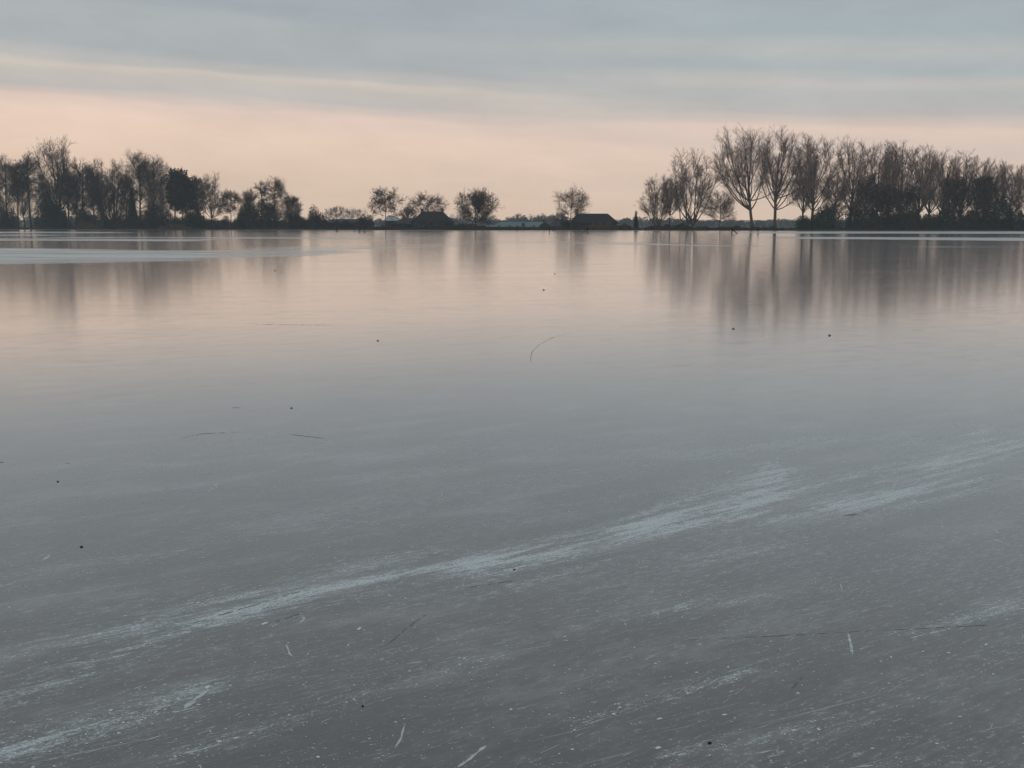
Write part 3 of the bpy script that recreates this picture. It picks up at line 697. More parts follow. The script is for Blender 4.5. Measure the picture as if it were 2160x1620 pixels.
# ------------------------------------------------------------------ far tree line
def treeline(Dd, x0, x1, n, h0, h1, seed, label, tall=None):
    rng = np.random.default_rng(seed); a = Acc()
    xs = np.sort(rng.uniform(x0, x1, n))
    Ps = []
    for x in xs:
        env = .75 + .25 * math.sin(x * .011 + seed) + .12 * math.sin(x * .05)
        h = rng.uniform(h0, h1) * env; wd = h * rng.uniform(.3, .6); k = 150
        v = nrm(rng.normal(size=(k, 3))) * rng.uniform(.2, 1, (k, 1)) ** .5
        y = Dd + rng.uniform(-25, 25)
        Ps.append(np.stack([x + v[:, 0] * wd, y + v[:, 1] * wd, h * .52 + v[:, 2] * h * .48], 1))
    P = np.concatenate(Ps); a.add(*shards(rng, P, .95))
    # undergrowth closes the foot
    k = int((x1 - x0) * 14); P = np.stack([rng.uniform(x0, x1, k), Dd - 15 + rng.uniform(-10, 10, k), rng.uniform(0, 1, k) ** 1.3 * h0 * .9], 1)
    a.add(*shards(rng, P, 1.0))
    xs3 = xs; b = np.stack([xs3, np.full(n, float(Dd)), np.zeros(n)], 1)
    a.add(*frusta(b, b + np.array([0, 0, h0 * .8]), .3, .12, 5))
    o = a.build('distant_wood', M['scrub'], loc=(0, 0, LAND - .1)); tag(o, label, None, None, 'stuff')
treeline(1150, -560, 620, 360, 7, 12, 1, 'blue hazy tree line beyond the farm')
treeline(1560, -760, 800, 420, 10, 17, 2, 'palest tree line on the horizon')

# ------------------------------------------------------------------ buildings
def box(a, x0, x1, y0, y1, z0, z1):
    V = np.array([(x, y, z) for z in (z0, z1) for y in (y0, y1) for x in (x0, x1)], float)
    a.add(V, np.array([(0, 2, 3, 1), (4, 5, 7, 6), (0, 1, 5, 4), (2, 6, 7, 3), (0, 4, 6, 2), (1, 3, 7, 5)]))
def hip_roof(L_, Dp, z0, z1, ra, rb, thick=.25, over=.5):
    """roof over a plan L_ x Dp: ridge from x=ra to x=rb; closed underside"""
    x0, x1, y0, y1 = -over, L_ + over, -over, Dp + over; ym = Dp / 2
    a = Acc()
    V = []
    for dz in (0, -thick):
        V += [(x0, y0, z0 + dz), (x1, y0, z0 + dz), (x1, y1, z0 + dz), (x0, y1, z0 + dz), (ra, ym, z1 + dz), (rb, ym, z1 + dz)]
    top = [(0, 1, 5, 4), (2, 3, 4, 5), (1, 2, 5, 5), (3, 0, 4, 4)]
    V = np.array(V, float)
    Fl = [(0, 1, 5, 4), (2, 3, 4, 5), (1, 2, 5), (3, 0, 4), (6, 10, 11, 7), (8, 11, 10, 9), (7, 11, 8), (9, 10, 6),
          (0, 6, 7, 1), (1, 7, 8, 2), (2, 8, 9, 3), (3, 9, 6, 0)]
    return V, Fl
def window(parent, x, z, w_, h_, y=-.04):
    f = Acc(); t = .09
    box(f, x, x + w_, y - .04, y + .03, z, z + t); box(f, x, x + w_, y - .04, y + .03, z + h_ - t, z + h_)
    box(f, x, x + t, y - .04, y + .03, z + t, z + h_ - t); box(f, x + w_ - t, x + w_, y - .04, y + .03, z + t, z + h_ - t)
    box(f, x + w_ / 2 - .03, x + w_ / 2 + .03, y - .035, y + .025, z + t, z + h_ - t)
    fo = f.build('window', M['frame'], parent)
    g = Acc(); box(g, x + t, x + w_ - t, y - .005, y + .012, z + t, z + h_ - t); g.build('pane', M['glass'], fo)
def house(px0, px1, off, ridge_y, eave_y, ra_px, rb_px, depth, wall, roof, label, name='farmhouse', cat='house',
          chimneys=(), wins=(), door=None, over=.5):
    x0, D = base_at(px0, off); m = D / F; Ln = (px1 - px0) * m
    root = empty(name, (x0, D, LAND - .05)); tag(root, label, cat)
    zr = height(px0, ridge_y, D + depth / 2) + .05; ze = height(px0, eave_y, D) + .05
    a = Acc(); box(a, 0, Ln, 0, depth, 0, ze + .02)
    a.build('wall', wall, root)
    ra = (ra_px - px0) * m; rb = (rb_px - px0) * m
    V, Fl = hip_roof(Ln, depth, ze + .25, zr, ra, rb, over=over)
    ro = link_mesh('roof', V, Fl, roof, root)
    # closed gable when the ridge reaches the end of the plan
    for (cx, top) in chimneys:
        c = Acc(); xx = (cx - px0) * m; zt = height(px0, top, D + depth / 2) + .05
        box(c, xx - .55, xx + .55, depth / 2 - .45, depth / 2 + .45, zr - 1.6, zt - .25)
        box(c, xx - .68, xx + .68, depth / 2 - .58, depth / 2 + .58, zt - .25, zt)
        c.build('chimney', M['brick'], ro)
    for (wx, wz, ww, wh) in wins: window(root, (wx - px0) * m, wz, ww, wh)
    if door:
        d = Acc(); xx = (door - px0) * m; box(d, xx, xx + 1.1, -.07, -.003, .1, 2.2); dd = d.build('door', M['green_paint'], root)
        h = Acc(); box(h, xx + .92, xx + 1.0, -.12, -.07, 1.05, 1.12); h.build('handle', M['steel'], dd)
    return root, m, D
# left farmhouse: steep hipped roof between two chimneys, low wing to its left
house(868, 952, 12, 446, 470, 889, 931, 12, M['board'], M['thatch'], 'left farmhouse, steep dark hipped roof with a chimney at each ridge end',
      chimneys=[(888, 440.5), (930.5, 440)], wins=[(876, .9, 1.2, 1.3), (884, 1.0, 1.6, 1.5), (900, .9, 1.2, 1.3), (914, .9, 1.2, 1.3), (930, .9, 1.2, 1.3)], door=922)
house(826, 874, 15, 460, 473.5, 848, 873, 9, M['board'], M['tile'], 'low dark roofed wing adjoining the left side of the left farmhouse', name='farm_outbuilding', cat='outbuilding',
      wins=[(840, .6, 1.0, .9)])
house(812, 846, 70, 454, 466, 815, 822, 16, M['board'], M['pale_roof'], 'pale roofed barn behind the open alder', name='barn', cat='barn')
# long barn with green roof
r, m, D = house(1040, 1160, 22, 468, 479.5, 1054, 1147, 14, M['board'], M['green_roof'], 'long barn with a blue green roof and a small finial', name='barn', cat='barn',
      door=1100, wins=[(1050, .5, 1.1, .8), (1072, .5, 1.1, .8), (1122, .5, 1.1, .8)])
fa = Acc(); box(fa, (1147 - 1040) * m - .25, (1147 - 1040) * m + .25, 6.7, 7.3, height(1040, 468, D + 7) - .3, height(1040, 464, D + 7)); fa.build('finial', M['board'], r)
g = Acc()   # dark gable face at the right end
x1 = (1160 - 1040) * m; xg = (1137 - 1040) * m; xm = (1147 - 1040) * m; z1 = height(1040, 468, D + 7)
V = [(xg, -.9, 0), (x1 + .3, -.9, 0), (x1 + .3, -.9, 1.2), (xm, -.9, z1 - .1), (xg, -.9, 1.3), (xg, 6.9, 0), (x1 + .3, 6.9, 0), (x1 + .3, 6.9, 1.2), (xm, 6.9, z1 - .1), (xg, 6.9, 1.3)]
link_mesh('gable', V, [(0, 1, 2, 3, 4), (9, 8, 7, 6, 5), (0, 5, 6, 1), (1, 6, 7, 2), (2, 7, 8, 3), (3, 8, 9, 4), (4, 9, 5, 0)], M['board'], r)
house(1024, 1041, 30, 474, 479, 1027, 1038, 8, M['board'], M['green_roof'], 'small low green roofed shed left of the long green roofed barn', name='shed', cat='shed')
house(1164, 1210, 18, 468, 478.5, 1165, 1209, 10, M['board'], M['tile'], 'low dark roofed barn between the green roofed barn and the right farmhouse', name='barn', cat='barn', wins=[(1178, .5, 1.0, .8), (1192, .5, 1.0, .8)])
house(1206, 1301, 11, 450.5, 471.5, 1219, 1284, 12, M['board'], M['thatch'], 'right farmhouse with a long level dark ridge and a row of low windows',
      chimneys=[(1218.5, 441)], wins=[(1252, .8, 1.2, 1.2), (1259, .8, 1.2, 1.2), (1266, .8, 1.2, 1.2), (1273, .8, 1.2, 1.2), (1287, .8, 1.0, 1.2)], door=1281)
house(692, 764, 16, 462, 472, 696, 760, 9, M['board'], M['tile'], 'low flat-looking dark shed behind the hedge by the skaters', name='shed', cat='shed')

# wind turbine far off
x, y, z = at(979, 411, 1500); root = empty('wind_turbine', (x, y, LAND)); tag(root, 'faint distant wind turbine left of the dense grey tree', 'wind turbine')
a = Acc(); hz = z - LAND; a.add(*frusta(np.array([[0, 0, 0.]]), np.array([[0, 0, hz]]), 1.0, .5, 12)); a.build('tower', M['turbine'], root)
a = Acc(); box(a, -.8, .8, -2.5, 1.5, hz - .7, hz + .9); a.build('nacelle', M['turbine'], root)
for ang in (88, 208, 328):
    a = Acc(); d = np.array([math.cos(math.radians(ang)), 0, math.sin(math.radians(ang))]); c0 = np.array([0, -3.0, hz])
    V, Fc = frusta(np.stack([c0, c0 + d * 3.0]), np.stack([c0 + d * 3.0, c0 + d * 11.5]), np.array([.45, .75]), np.array([.75, .12]), 6)
    a.add(V, Fc); a.build('blade', M['turbine'], root)

# gliding bird
x, y, z = at(1338.5, 433.5, 300)
V = [(-.75, 0, .18), (-.35, .10, .10), (0, .22, 0), (.35, .1, .10), (.75, 0, .10), (.35, -.12, .10), (0, -.3, -.02), (-.35, -.12, .10), (0, .02, -.09), (0, 0, .09)]
bd = link_mesh('bird', V, [(0, 1, 7), (1, 2, 9, 7), (7, 9, 6), (2, 3, 5, 9), (3, 4, 5), (9, 5, 6), (2, 1, 8), (1, 7, 8), (7, 6, 8), (6, 5, 8), (5, 3, 8), (3, 2, 8)], M['bird'], loc=(x, y, z))
tag(bd, 'small bird gliding above the slim conifer', 'bird')

# ------------------------------------------------------------------ skaters
def skin_obj(name, joints, edges, mat, parent, sub=1):
    """one continuous surface grown round a posed skeleton"""
    me = bpy.data.meshes.new(name); me.from_pydata([j[:3] for j in joints], edges, []); me.update()
    o = bpy.data.objects.new(name, me); C.objects.link(o)
    sk = o.modifiers.new('skin', 'SKIN'); sk.use_smooth_shade = True
    for v, j in zip(me.skin_vertices[0].data, joints):
        rr = j[3]; v.radius = (rr[0], rr[1]) if isinstance(rr, tuple) else (rr, rr)
    me.skin_vertices[0].data[0].use_root = True
    ss = o.modifiers.new('sub', 'SUBSURF'); ss.levels = sub; ss.render_levels = sub
    dg = bpy.context.evaluated_depsgraph_get(); dg.update()
    me2 = bpy.data.meshes.new_from_object(o.evaluated_get(dg))
    o.modifiers.clear(); o.data = me2; me2.materials.clear(); me2.materials.append(mat)
    o.parent = parent
    return o
def lathe(name, prof, c, mat, parent, n=10):
    V = []; 
    for (r_, z_) in prof:
        for i in range(n): V.append((c[0] + r_ * math.cos(i * 2 * math.pi / n), c[1] + r_ * math.sin(i * 2 * math.pi / n) * 1.12, c[2] + z_))
    Fl = []
    for k in range(len(prof) - 1):
        for i in range(n): j = (i + 1) % n; Fl.append((k * n + i, k * n + j, (k + 1) * n + j, (k + 1) * n + i))
    Fl.append(tuple(range(n))[::-1]); Fl.append(tuple((len(prof) - 1) * n + i for i in range(n)))
    return link_mesh(name, V, Fl, mat, parent, smooth=True)
def person(px, py, hgt, rz, label, pose='glide', jacket='cloth_black', trousers='cloth_black', hat='cloth_black', group=None):
    """py: row of the feet on the ice; pose in the person's frame, facing +x"""
    x, y = on_ice(px, py); k = hgt / 1.75
    root = empty('person', (x, y, 0.0), rz); tag(root, label, 'person', group)
    P = dict(
        stand=dict(pel=(0, 0, .93), ch=(.03, 0, 1.36), nk=(.05, 0, 1.49), hd=(.07, 0, 1.64), kn=[(.06, .10, .50), (.0, -.10, .50)], an=[(-.02, .12, .10), (-.05, -.12, .10)], el=[(-.02, .27, 1.14), (.0, -.27, 1.14)], ha=[(.12, .26, .92), (.14, -.26, .92)]),
        glide=dict(pel=(-.05, 0, .84), ch=(.22, 0, 1.20), nk=(.33, 0, 1.31), hd=(.41, 0, 1.43), kn=[(.20, .09, .50), (-.20, -.14, .50)], an=[(.05, .08, .10), (-.55, -.26, .16)], el=[(-.02, .25, 1.02), (.40, -.27, .98)], ha=[(-.18, .10, .98), (.58, -.12, 1.0)]),
        push=dict(pel=(-.10, 0, .78), ch=(.30, 0, 1.02), nk=(.43, 0, 1.10), hd=(.53, 0, 1.20), kn=[(.22, .10, .46), (-.32, -.20, .44)], an=[(.05, .08, .10), (-.78, -.46, .13)], el=[(.10, .28, .86), (.30, -.34, .84)], ha=[(-.15, .14, .88), (.50, -.40, .95)]),
        bend=dict(pel=(-.22, 0, .80), ch=(.24, 0, .96), nk=(.38, 0, .97), hd=(.50, 0, 1.00), kn=[(.0, .11, .46), (-.05, -.11, .46)], an=[(-.10, .13, .10), (-.16, -.13, .10)], el=[(.40, .20, .76), (.42, -.20, .74)], ha=[(.60, .12, .62), (.62, -.10, .60)]))[pose]
    def s(p, r_): return (p[0] * k, p[1] * k, p[2] * k, (r_[0] * k, r_[1] * k) if isinstance(r_, tuple) else r_ * k)
    pel, ch, nk, hd = P['pel'], P['ch'], P['nk'], P['hd']
    mid = tuple((a + b) / 2 for a, b in zip(pel, ch))
    def fig(g, parts):
        J = [s(pel, (.115 * g, .15 * g))]; E = []
        def add(p, r_, frm): J.append(s(p, r_)); E.append((frm, len(J) - 1)); return len(J) - 1
        if 'torso' in parts:
            a = add(mid, (.11 * g, .14 * g), 0); c = add(ch, (.12 * g, .17 * g), a)
            if 'head' in parts:
                n_ = add(nk, .055, c); h = add(tuple(q + (w_ - q) * .35 for q, w_ in zip(nk, hd)), .062, n_)
                h = add(hd, (.078, .095), h); add((hd[0] + .02, hd[1], hd[2] + .085), (.06, .07), h)
            for sd_, e, hh in ((1, P['el'][0], P['ha'][0]), (-1, P['el'][1], P['ha'][1])):
                sh = add((ch[0], sd_ * .20, ch[2] + .06), .066 * g, c); e_ = add(e, .048 * g, sh); h_ = add(hh, .034 * g, e_)
                if 'head' in parts:
                    d = Vector(hh) - Vector(e); d.normalize(); pm = Vector(hh) + d * .07
                    pi = add(tuple(pm), (.022, .038), h_)
                    for f in range(4):
                        q = pm + d * (.07 + .012 * (1.5 - abs(f - 1.5))) + Vector((0, .022 * (f - 1.5), -.02))
                        add(tuple(q), .009, pi)
                    add(tuple(Vector(hh) + d * .07 + Vector((.03, -.04 * sd_, .0))), .011, h_)
        for kn, an, sd_ in ((P['kn'][0], P['an'][0], 1), (P['kn'][1], P['an'][1], -1)):
            hp = add((pel[0], sd_ * .09, pel[2] - .07), .095 * g, 0); k_ = add(kn, .062 * g, hp); a_ = add(an, .045 * g, k_)
            if 'head' in parts: add((an[0] + .15, an[1], an[2] - .03), .036, a_)
        return J, E
    J, E = fig(.86, ('torso', 'head')); skin_obj('body', J, E, M['skin'], root)
    J, E = fig(1.18, ()); skin_obj('trousers', J, E, M[trousers], root)
    # jacket: torso and arms
    J = [s(ch, (.17, .23))]; E = []
    def add(p, r_, frm): J.append(s(p, r_)); E.append((frm, len(J) - 1)); return len(J) - 1
    a = add(mid, (.16, .20), 0); add((pel[0], 0, pel[2] + .0), (.16, .195), a)
    add(tuple(q + (w_ - q) * .55 for q, w_ in zip(ch, nk)), .085, 0)
    for sd_, e, hh in ((1, P['el'][0], P['ha'][0]), (-1, P['el'][1], P['ha'][1])):
        sh = add((ch[0], sd_ * .20, ch[2] + .06), .085, 0); e_ = add(e, .064, sh); add(hh, .048, e_)
    skin_obj('jacket', J, E, M[jacket], root)
    c = (hd[0] * k, 0, (hd[2] + .03) * k)
    lathe('hat', [(.112 * k, -.06 * k), (.125 * k, 0), (.128 * k, .045 * k), (.115 * k, .09 * k), (.07 * k, .14 * k), (.015 * k, .155 * k)], c, M[hat], root)
    for an in P['an']:
        b = Acc(); ax, ay, az_ = an[0] * k, an[1] * k, an[2] * k
        box(b, ax - .07, ax + .20, ay - .045, ay + .045, az_ - .06, az_ + .03); box(b, ax - .06, ax + .05, ay - .048, ay + .048, az_ + .031, az_ + .12)
        bo = b.build('skate', M['cloth_black'], root)
        b = Acc(); box(b, ax - .12, ax + .27, ay - .004, ay + .004, az_ - .099, az_ - .061); b.build('blade', M['steel'], bo)
    return root
GP = 'skaters far out on the lake'
R_ = math.radians
person(710, 488.8, 1.75, R_(-150), 'dark skater alone in front of the low shed, leftmost on the ice', 'glide', group=GP)
person(748, 488.2, 1.70, R_(20), 'dark skater, left one of the three close together', 'stand', hat='cloth_brown', group=GP)
person(758, 490.0, 1.75, R_(60), 'dark skater, middle one of the three close together', 'glide', 'cloth_navy', group=GP)
person(769.5, 489.6, 1.78, R_(200), 'dark upright skater, right one of the three close together', 'stand', 'cloth_navy', group=GP)
person(1090, 487.4, 1.70, R_(0), 'dark figure before the middle of the green roofed barn', 'stand', group=GP)
person(1159, 489.5, 1.80, R_(180), 'tall dark upright skater at the right end of the green roofed barn', 'stand', group=GP)
person(1169, 488.0, 1.60, R_(0), 'smaller dark skater in front of the dark roofed barn', 'glide', trousers='cloth_brown', group=GP)
person(1223, 487.6, 1.60, R_(40), 'low bent navy skater before the left corner of the right farmhouse', 'push', 'cloth_navy', 'cloth_navy', group=GP)
person(1238, 491.0, 1.92, R_(-20), 'dark purple skater in front of the right farmhouse', 'glide', 'cloth_purple', group=GP)
person(1362, 487.2, 1.75, R_(180), 'dark figure bending forward near the slim conifer', 'bend', group=GP)
person(1545, 493.4, 1.80, R_(155), 'skater with one leg stretched out behind, left of the tall pair of trees', 'push', group=GP)
person(1599, 491.6, 1.86, R_(-100), 'dark skater gliding between the tall pair of trees', 'glide', 'cloth_purple', group=GP)

# ------------------------------------------------------------------ marks and bits on the ice
def strips(name, lines, mat, label, seed, z=.0003):
    """thin ragged ribbons lying on the ice; (points, width in m)"""
    rng = np.random.default_rng(seed); V = []; Fl = []
    for pts, wd, gap in lines:
        g = [np.array(on_ice(*p)) for p in pts]
        P = [g[0]]
        for a, b in zip(g[:-1], g[1:]):
            n = max(2, int(np.linalg.norm(b - a) / .022))
            for i in range(1, n + 1): P.append(a + (b - a) * i / n)
        P = np.array(P)
        tang = nrm(np.gradient(P, axis=0)); nn = np.stack([-tang[:, 1], tang[:, 0]], 1)
        n = len(P); u = np.linspace(0, 1, n); tap = np.minimum(1, np.minimum(u, 1 - u) * 6 + .15)
        w0 = wd * rng.uniform(.25, 1.2, n) * tap; off = np.cumsum(rng.normal(size=n)) * wd * .12
        off -= np.linspace(off[0], off[-1], n); on = rng.uniform(size=n) > gap
        for i in range(n - 1):
            if not on[i]: continue
            a = P[i] + nn[i] * off[i]; b = P[i + 1] + nn[i + 1] * off[i + 1]; k = len(V)
            w1 = w0[i + 1] if on[i + 1] else w0[i] * .3
            for q in (a + nn[i] * w0[i] / 2, a - nn[i] * w0[i] / 2, b - nn[i + 1] * w1 / 2, b + nn[i + 1] * w1 / 2): V.append((q[0], q[1], z))
            Fl.append((k, k + 1, k + 2, k + 3))
    o = link_mesh(name, V, Fl, M[mat]); tag(o, label, None, None, 'stuff')
G = [([(1790, 1337), (1799, 1382)], .012, 0), ([(1800, 1372), (1828, 1366)], .008, .2), ([(2013, 1307), (2045, 1303), (2072, 1297)], .013, 0),
     ([(1920, 1346), (1955, 1338), (1988, 1329)], .010, .1), ([(2085, 1277), (2110, 1274), (2160, 1272)], .008, .3),
     ([(2088, 1135), (2110, 1143), (2135, 1152)], .014, .1), ([(2099, 1118), (2106, 1126)], .012, 0),
     ([(964, 1619), (1000, 1594), (1027, 1572)], .012, .05), ([(833, 1578), (846, 1555), (855, 1527)], .010, .1),
     ([(1202, 1533), (1290, 1506), (1330, 1492)], .007, .45), ([(1370, 1489), (1460, 1460), (1520, 1430), (1592, 1411)], .008, .35),
     ([(1595, 1590), (1640, 1580), (1705, 1568)], .007, .3), ([(1790, 1620), (1845, 1614)], .012, 0), ([(1740, 1272), (1800, 1255)], .008, .4),
     ([(1346, 1400), (1385, 1380)], .008, .2), ([(390, 1495), (410, 1475), (440, 1455)], .022, .1), ([(330, 1505), (380, 1500), (420, 1490)], .014, .3),
     ([(305, 1502), (352, 1492)], .012, .1), ([(362, 1463), (385, 1457)], .012, 0), ([(305, 1563), (343, 1550)], .009, .1), ([(385, 1590), (420, 1582), (470, 1568)], .010, .2),
     ([(200, 1440), (290, 1428)], .007, .3), ([(95, 1350), (170, 1338)], .007, .4), ([(410, 1260), (460, 1245), (505, 1232)], .010, .2),
     ([(550, 1130), (590, 1120), (650, 1118)], .009, .4), ([(675, 1118), (720, 1114), (765, 1109)], .010, .1), ([(730, 1133), (800, 1126), (880, 1118)], .006, .3),
     ([(90, 1182), (110, 1168)], .018, .1), ([(70, 1172), (110, 1168)], .008, .2), ([(440, 1038), (462, 1018)], .014, .2), ([(670, 948), (690, 938), (692, 926)], .030, .2), ([(642, 952), (668, 948)], .02, .3),
     ([(680, 1196), (730, 1178)], .008, .1), ([(960, 1214), (1010, 1204), (1035, 1198)], .008, .2), ([(1205, 1180), (1222, 1166)], .012, 0),
     ([(855, 1401), (895, 1395)], .008, .1), ([(930, 1392), (960, 1385)], .008, .4), ([(632, 1290), (642, 1305), (630, 1316)], .010, .1), ([(668, 1272), (700, 1270)], .01, .4),
     ([(604, 1358), (612, 1380), (620, 1388)], .010, .3), ([(1672, 1136), (1690, 1134), (1716, 1132)], .014, .4), ([(1960, 1030), (2005, 1022)], .016, .1), ([(1620, 1062), (1634, 1056)], .02, 0),
     ([(1590, 1005), (1612, 990), (1622, 970)], .03, .3), ([(1600, 1012), (1632, 985), (1640, 962)], .025, .4), ([(1530, 1000), (1545, 992)], .02, 0), ([(1955, 988), (1975, 994)], .03, 0),
     ([(2010, 893), (2022, 897)], .04, 0), ([(2075, 925), (2100, 932)], .035, .1), ([(1700, 982), (1900, 962), (1990, 945)], .02, .5), ([(1340, 1130), (1440, 1115), (1520, 1112)], .018, .4),
     ([(1140, 1205), (1300, 1180)], .008, .5), ([(1770, 1225), (1778, 1248)], .008, .3), ([(1420, 1250), (1500, 1238)], .007, .5), ([(1490, 1290), (1590, 1262)], .006, .4)]
rr = random.Random(5)
for i in range(230):      # scattered short skate nicks, mostly along the skating direction
    px = rr.uniform(-100, 2260); py = 1010 + 640 * rr.random() ** .8; gx, gy = on_ice(px, py)
    a = math.radians(34 + rr.gauss(0, 9)); l = rr.choice((.03, .06, .1, .3)) * rr.uniform(.6, 1.4)
    # straight on the ice
    def back(x_, y_):
        zc = -(y_ * cp - (-EYE) * sp * -1); d = y_ * cp + EYE * sp
        return 1080 + F * x_ / d, 810 - F * (y_ * sp - EYE * cp) / d
    G.append(([back(gx, gy), back(gx + math.cos(a) * l, gy + math.sin(a) * l)], rr.uniform(.0012, .0032), .4))
TW = np.array([t[2] * (1 + 2.5 * (len(t[0]) > 3)) for t in TRACKS]); TW = TW / TW.sum(); tr_ = np.random.default_rng(77)
for k in tr_.choice(len(TRACKS), 900, p=TW):      # short crisp nicks inside the frosted tracks
    pts, wd, _ = TRACKS[k]; q = tr_.integers(len(pts) - 1); u = tr_.uniform()
    a = np.array(on_ice(*pts[q])); b = np.array(on_ice(*pts[q + 1])); c = a + (b - a) * u + tr_.normal(size=2) * wd * 1.1
    an = math.atan2(b[1] - a[1], b[0] - a[0]) + tr_.normal() * (.10 if tr_.uniform() < .85 else .7); l = float(np.exp(tr_.normal() * .6 - 2.7))
    G.append(([back(*c), back(c[0] + math.cos(an) * l, c[1] + math.sin(an) * l)], float(tr_.uniform(.0015, .0045)) * max(1, c[1] / 5), .3))
LONG = []
for k in range(95):        # long broken skate lines, crossing each other at small angles
    px = rr.uniform(-250, 2200); py = rr.uniform(1010, 1660); gx, gy = on_ice(px, py)
    an = math.radians(34 + rr.gauss(0, 5) - (8 if rr.random() < .3 else 0)); l = rr.uniform(.5, 2.6); c = rr.gauss(0, .06)
    g3 = [(gx + math.cos(an + c * q) * l * q / 3, gy + math.sin(an + c * q) * l * q / 3) for q in range(4)]
    LONG.append(g3); G.append(([back(*q) for q in g3], rr.uniform(.0012, .0038), rr.uniform(.5, .8)))
strips('skate_gouges', G, 'gouge', 'white gouges cut into the near ice by skates', 1)
Cr = [([(1118, 766), (1122, 745), (1140, 725), (1165, 712), (1195, 706), (1222, 702)], .015, .3), ([(380, 925), (430, 915), (500, 911)], .02, .4), ([(610, 916), (650, 921), (685, 925)], .02, .2),
      ([(1440, 1350), (1700, 1338), (1950, 1325), (2200, 1312)], .005, .45), ([(650, 1290), (560, 1318)], .009, .5), ([(815, 1360), (860, 1325), (905, 1292)], .007, .4),
      ([(1670, 1452), (1692, 1428)], .007, .2), ([(390, 1320), (540, 1275), (660, 1240)], .010, .5), ([(490, 860), (508, 860)], .05, 0), ([(138, 977), (148, 977)], .03, 0), ([(0, 975), (8, 976)], .03, 0),
      ([(1560, 642), (1640, 640)], .12, .3), ([(520, 683), (700, 686)], .08, .4), ([(980, 1240), (1100, 1222)], .008, .5), ([(1780, 1088), (1812, 1084)], .02, .2), ([(700, 1442), (728, 1440)], .008, .1)]
strips('ice_cracks', Cr, 'crack', 'dark hairline cracks and old skate lines in the ice', 2, z=.0006)

def shavings():
    rng = np.random.default_rng(11); n = 4200
    px = rng.uniform(-150, 2310, n); py = 1000 + 640 * rng.uniform(0, 1, n) ** .75
    P = np.array([on_ice(a, b) for a, b in zip(px, py)])
    # more of them in the tracks
    K = 7500; ti = rng.choice(len(TRACKS), K, p=np.array([t[2] * (1 + 3 * (len(t[0]) > 3)) for t in TRACKS]) / sum(t[2] * (1 + 3 * (len(t[0]) > 3)) for t in TRACKS)); Q = []
    for k in ti:
        pts, wd, _ = TRACKS[k]; s_ = rng.integers(len(pts) - 1); u = rng.uniform()
        a = np.array(on_ice(*pts[s_])); b = np.array(on_ice(*pts[s_ + 1])); Q.append(a + (b - a) * u + rng.normal(size=2) * wd * .9)
    for _ in range(3600):
        g3 = LONG[rng.integers(len(LONG))]; s_ = rng.integers(3); u = rng.uniform(); a = np.array(g3[s_]); b = np.array(g3[s_ + 1]); Q.append(a + (b - a) * u + rng.normal(size=2) * .022)
    P = np.concatenate([P, np.array(Q)]); n = len(P)
    r_ = .00095 * np.exp(rng.normal(size=n) * .55); big = rng.uniform(size=n) < .02; r_[big] *= 2.4; r_ = np.minimum(r_, .008)
    # elongated, flat, ragged flakes: 5-sided ring and a top point
    a0 = np.radians(34) + rng.normal(size=n) * .5; el_ = rng.uniform(1, 2.6, n); V = []; 
    ang = np.arange(5) * 2 * math.pi / 5
    rad = rng.uniform(.6, 1.3, (n, 5)) * r_[:, None]
    lx = np.cos(ang)[None] * rad * el_[:, None]; ly = np.sin(ang)[None] * rad
    X_ = P[:, :1] + lx * np.cos(a0)[:, None] - ly * np.sin(a0)[:, None]; Y_ = P[:, 1:2] + lx * np.sin(a0)[:, None] + ly * np.cos(a0)[:, None]
    ring = np.stack([X_, Y_, np.full_like(X_, .0004)], 2); top = np.stack([P[:, 0], P[:, 1], .0006 + r_ * rng.uniform(.3, 1.2, n)], 1)[:, None]
    V = np.concatenate([ring, top], 1).reshape(-1, 3)
    f = np.array([(i, (i + 1) % 5, 5) for i in range(5)]); Fc = (f[None] + (np.arange(n) * 6)[:, None, None]).reshape(-1, 3)
    o = link_mesh('ice_shavings', V, Fc, M['shaving']); tag(o, 'loose white ice shavings and crumbs over the near ice', None, None, 'stuff')
shavings()

def lump(px, py, size, label, mat, name, cat, seed, flat=.6, group=None):
    rng = np.random.default_rng(seed); x, y = on_ice(px, py); V = []; n = 9
    lv = [(.0, .75), (.35, 1.0), (.75, .75), (1.0, .25)]
    for z_, r_ in lv:
        for i in range(n):
            a = i * 2 * math.pi / n; k = r_ * rng.uniform(.75, 1.2) * size
            V.append((math.cos(a) * k * 1.3, math.sin(a) * k, z_ * size * flat * 1.6))
    Fl = [(k * n + i, k * n + (i + 1) % n, (k + 1) * n + (i + 1) % n, (k + 1) * n + i) for k in range(len(lv) - 1) for i in range(n)]
    Fl += [tuple(range(n))[::-1], tuple(len(lv) * n - n + i for i in range(n))]
    o = link_mesh(name, V, Fl, M[mat], loc=(x, y, 0.0)); o.rotation_euler = (0, 0, rng.uniform(0, 6)); tag(o, label, cat, group)
GD = 'dark bits lying on the ice'
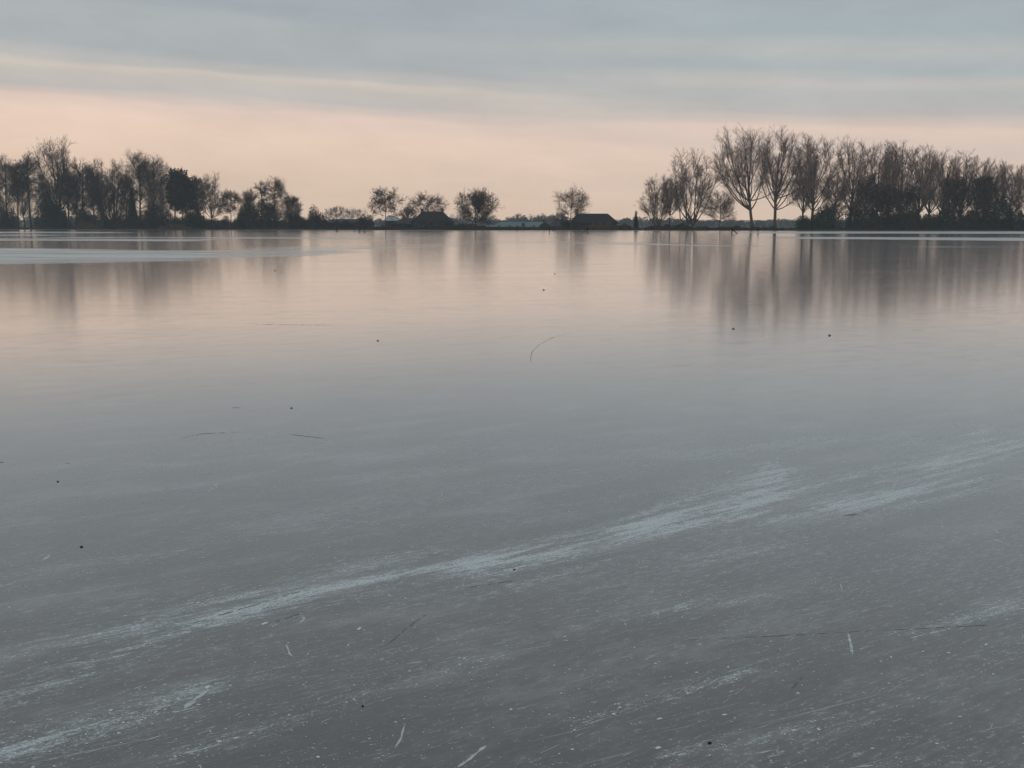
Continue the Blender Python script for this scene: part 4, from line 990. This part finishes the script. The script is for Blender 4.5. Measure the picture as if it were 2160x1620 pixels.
for i, (px, py, s_, lb) in enumerate([
        (172, 1154, .0065, 'black pebble on the bare ice at the left, above the frosted tracks'), (1085, 1202, .0050, 'tiny black crumb just under the main frosted track in the middle'),
        (1497, 1568, .0050, 'black crumb near the bottom edge right of the middle'), (765, 1490, .0040, 'black crumb in the lower left among white shavings'),
        (1547, 694, .016, 'dark lump far out below the reflection of the tall pair of trees'), (1750, 708, .018, 'dark lump far out, right of the first dark lump'),
        (580, 571, .028, 'dark lump far out at the left below the white patch'), (1147, 612, .022, 'dark lump far out near the middle of the pink reflection'),
        (1170, 578, .02, 'faint dark lump far out, beyond the one in the pink reflection'), (797, 719, .012, 'dark twig-sized lump left of the curved crack'),
        (615, 861, .008, 'small dark bit above the old curved skate line'), (122, 1016, .006, 'small dark bit at the far left above the pebble')]):
    lump(px, py, s_, lb, 'debris' if py > 1000 else 'debris_pale', 'dark_bit', 'debris', i, group=GD)
GI = 'larger lumps of broken ice'
for i, (px, py, s_, lb) in enumerate([(438, 1450, .010, 'largest white ice chip at the lower left'), (1727, 1539, .0055, 'white ice chip alone at the lower right'),
        (1212, 1540, .004, 'white ice crumb at the left end of the beaded scratch'), (1295, 1507, .0055, 'white ice crumb on the beaded scratch'), (370, 1596, .004, 'white ice crumb at the bottom left'),
        (671, 1597, .005, 'white ice crumb near the bottom, right of the frosted track')]):
    lump(px, py, s_, lb, 'shaving', 'ice_chip', 'ice chip', 40 + i, flat=.4, group=GI)

# ------------------------------------------------------------------ haze over the lake
hm = bpy.data.materials.new('haze'); hm.use_nodes = True; t = hm.node_tree; t.nodes.clear()
pv = t.nodes.new('ShaderNodeVolumePrincipled'); pv.inputs['Color'].default_value = (.72, .88, 1.0, 1); pv.inputs['Density'].default_value = .00027
pv.inputs['Anisotropy'].default_value = 0.0
mo = t.nodes.new('ShaderNodeOutputMaterial'); t.links.new(pv.outputs[0], mo.inputs['Volume'])
a = Acc(); box(a, -1300, 1300, -260, 1700, -1.2, 62); hz = a.build('haze', hm); tag(hz, 'thin cold haze over lake and land', None, None, 'stuff')
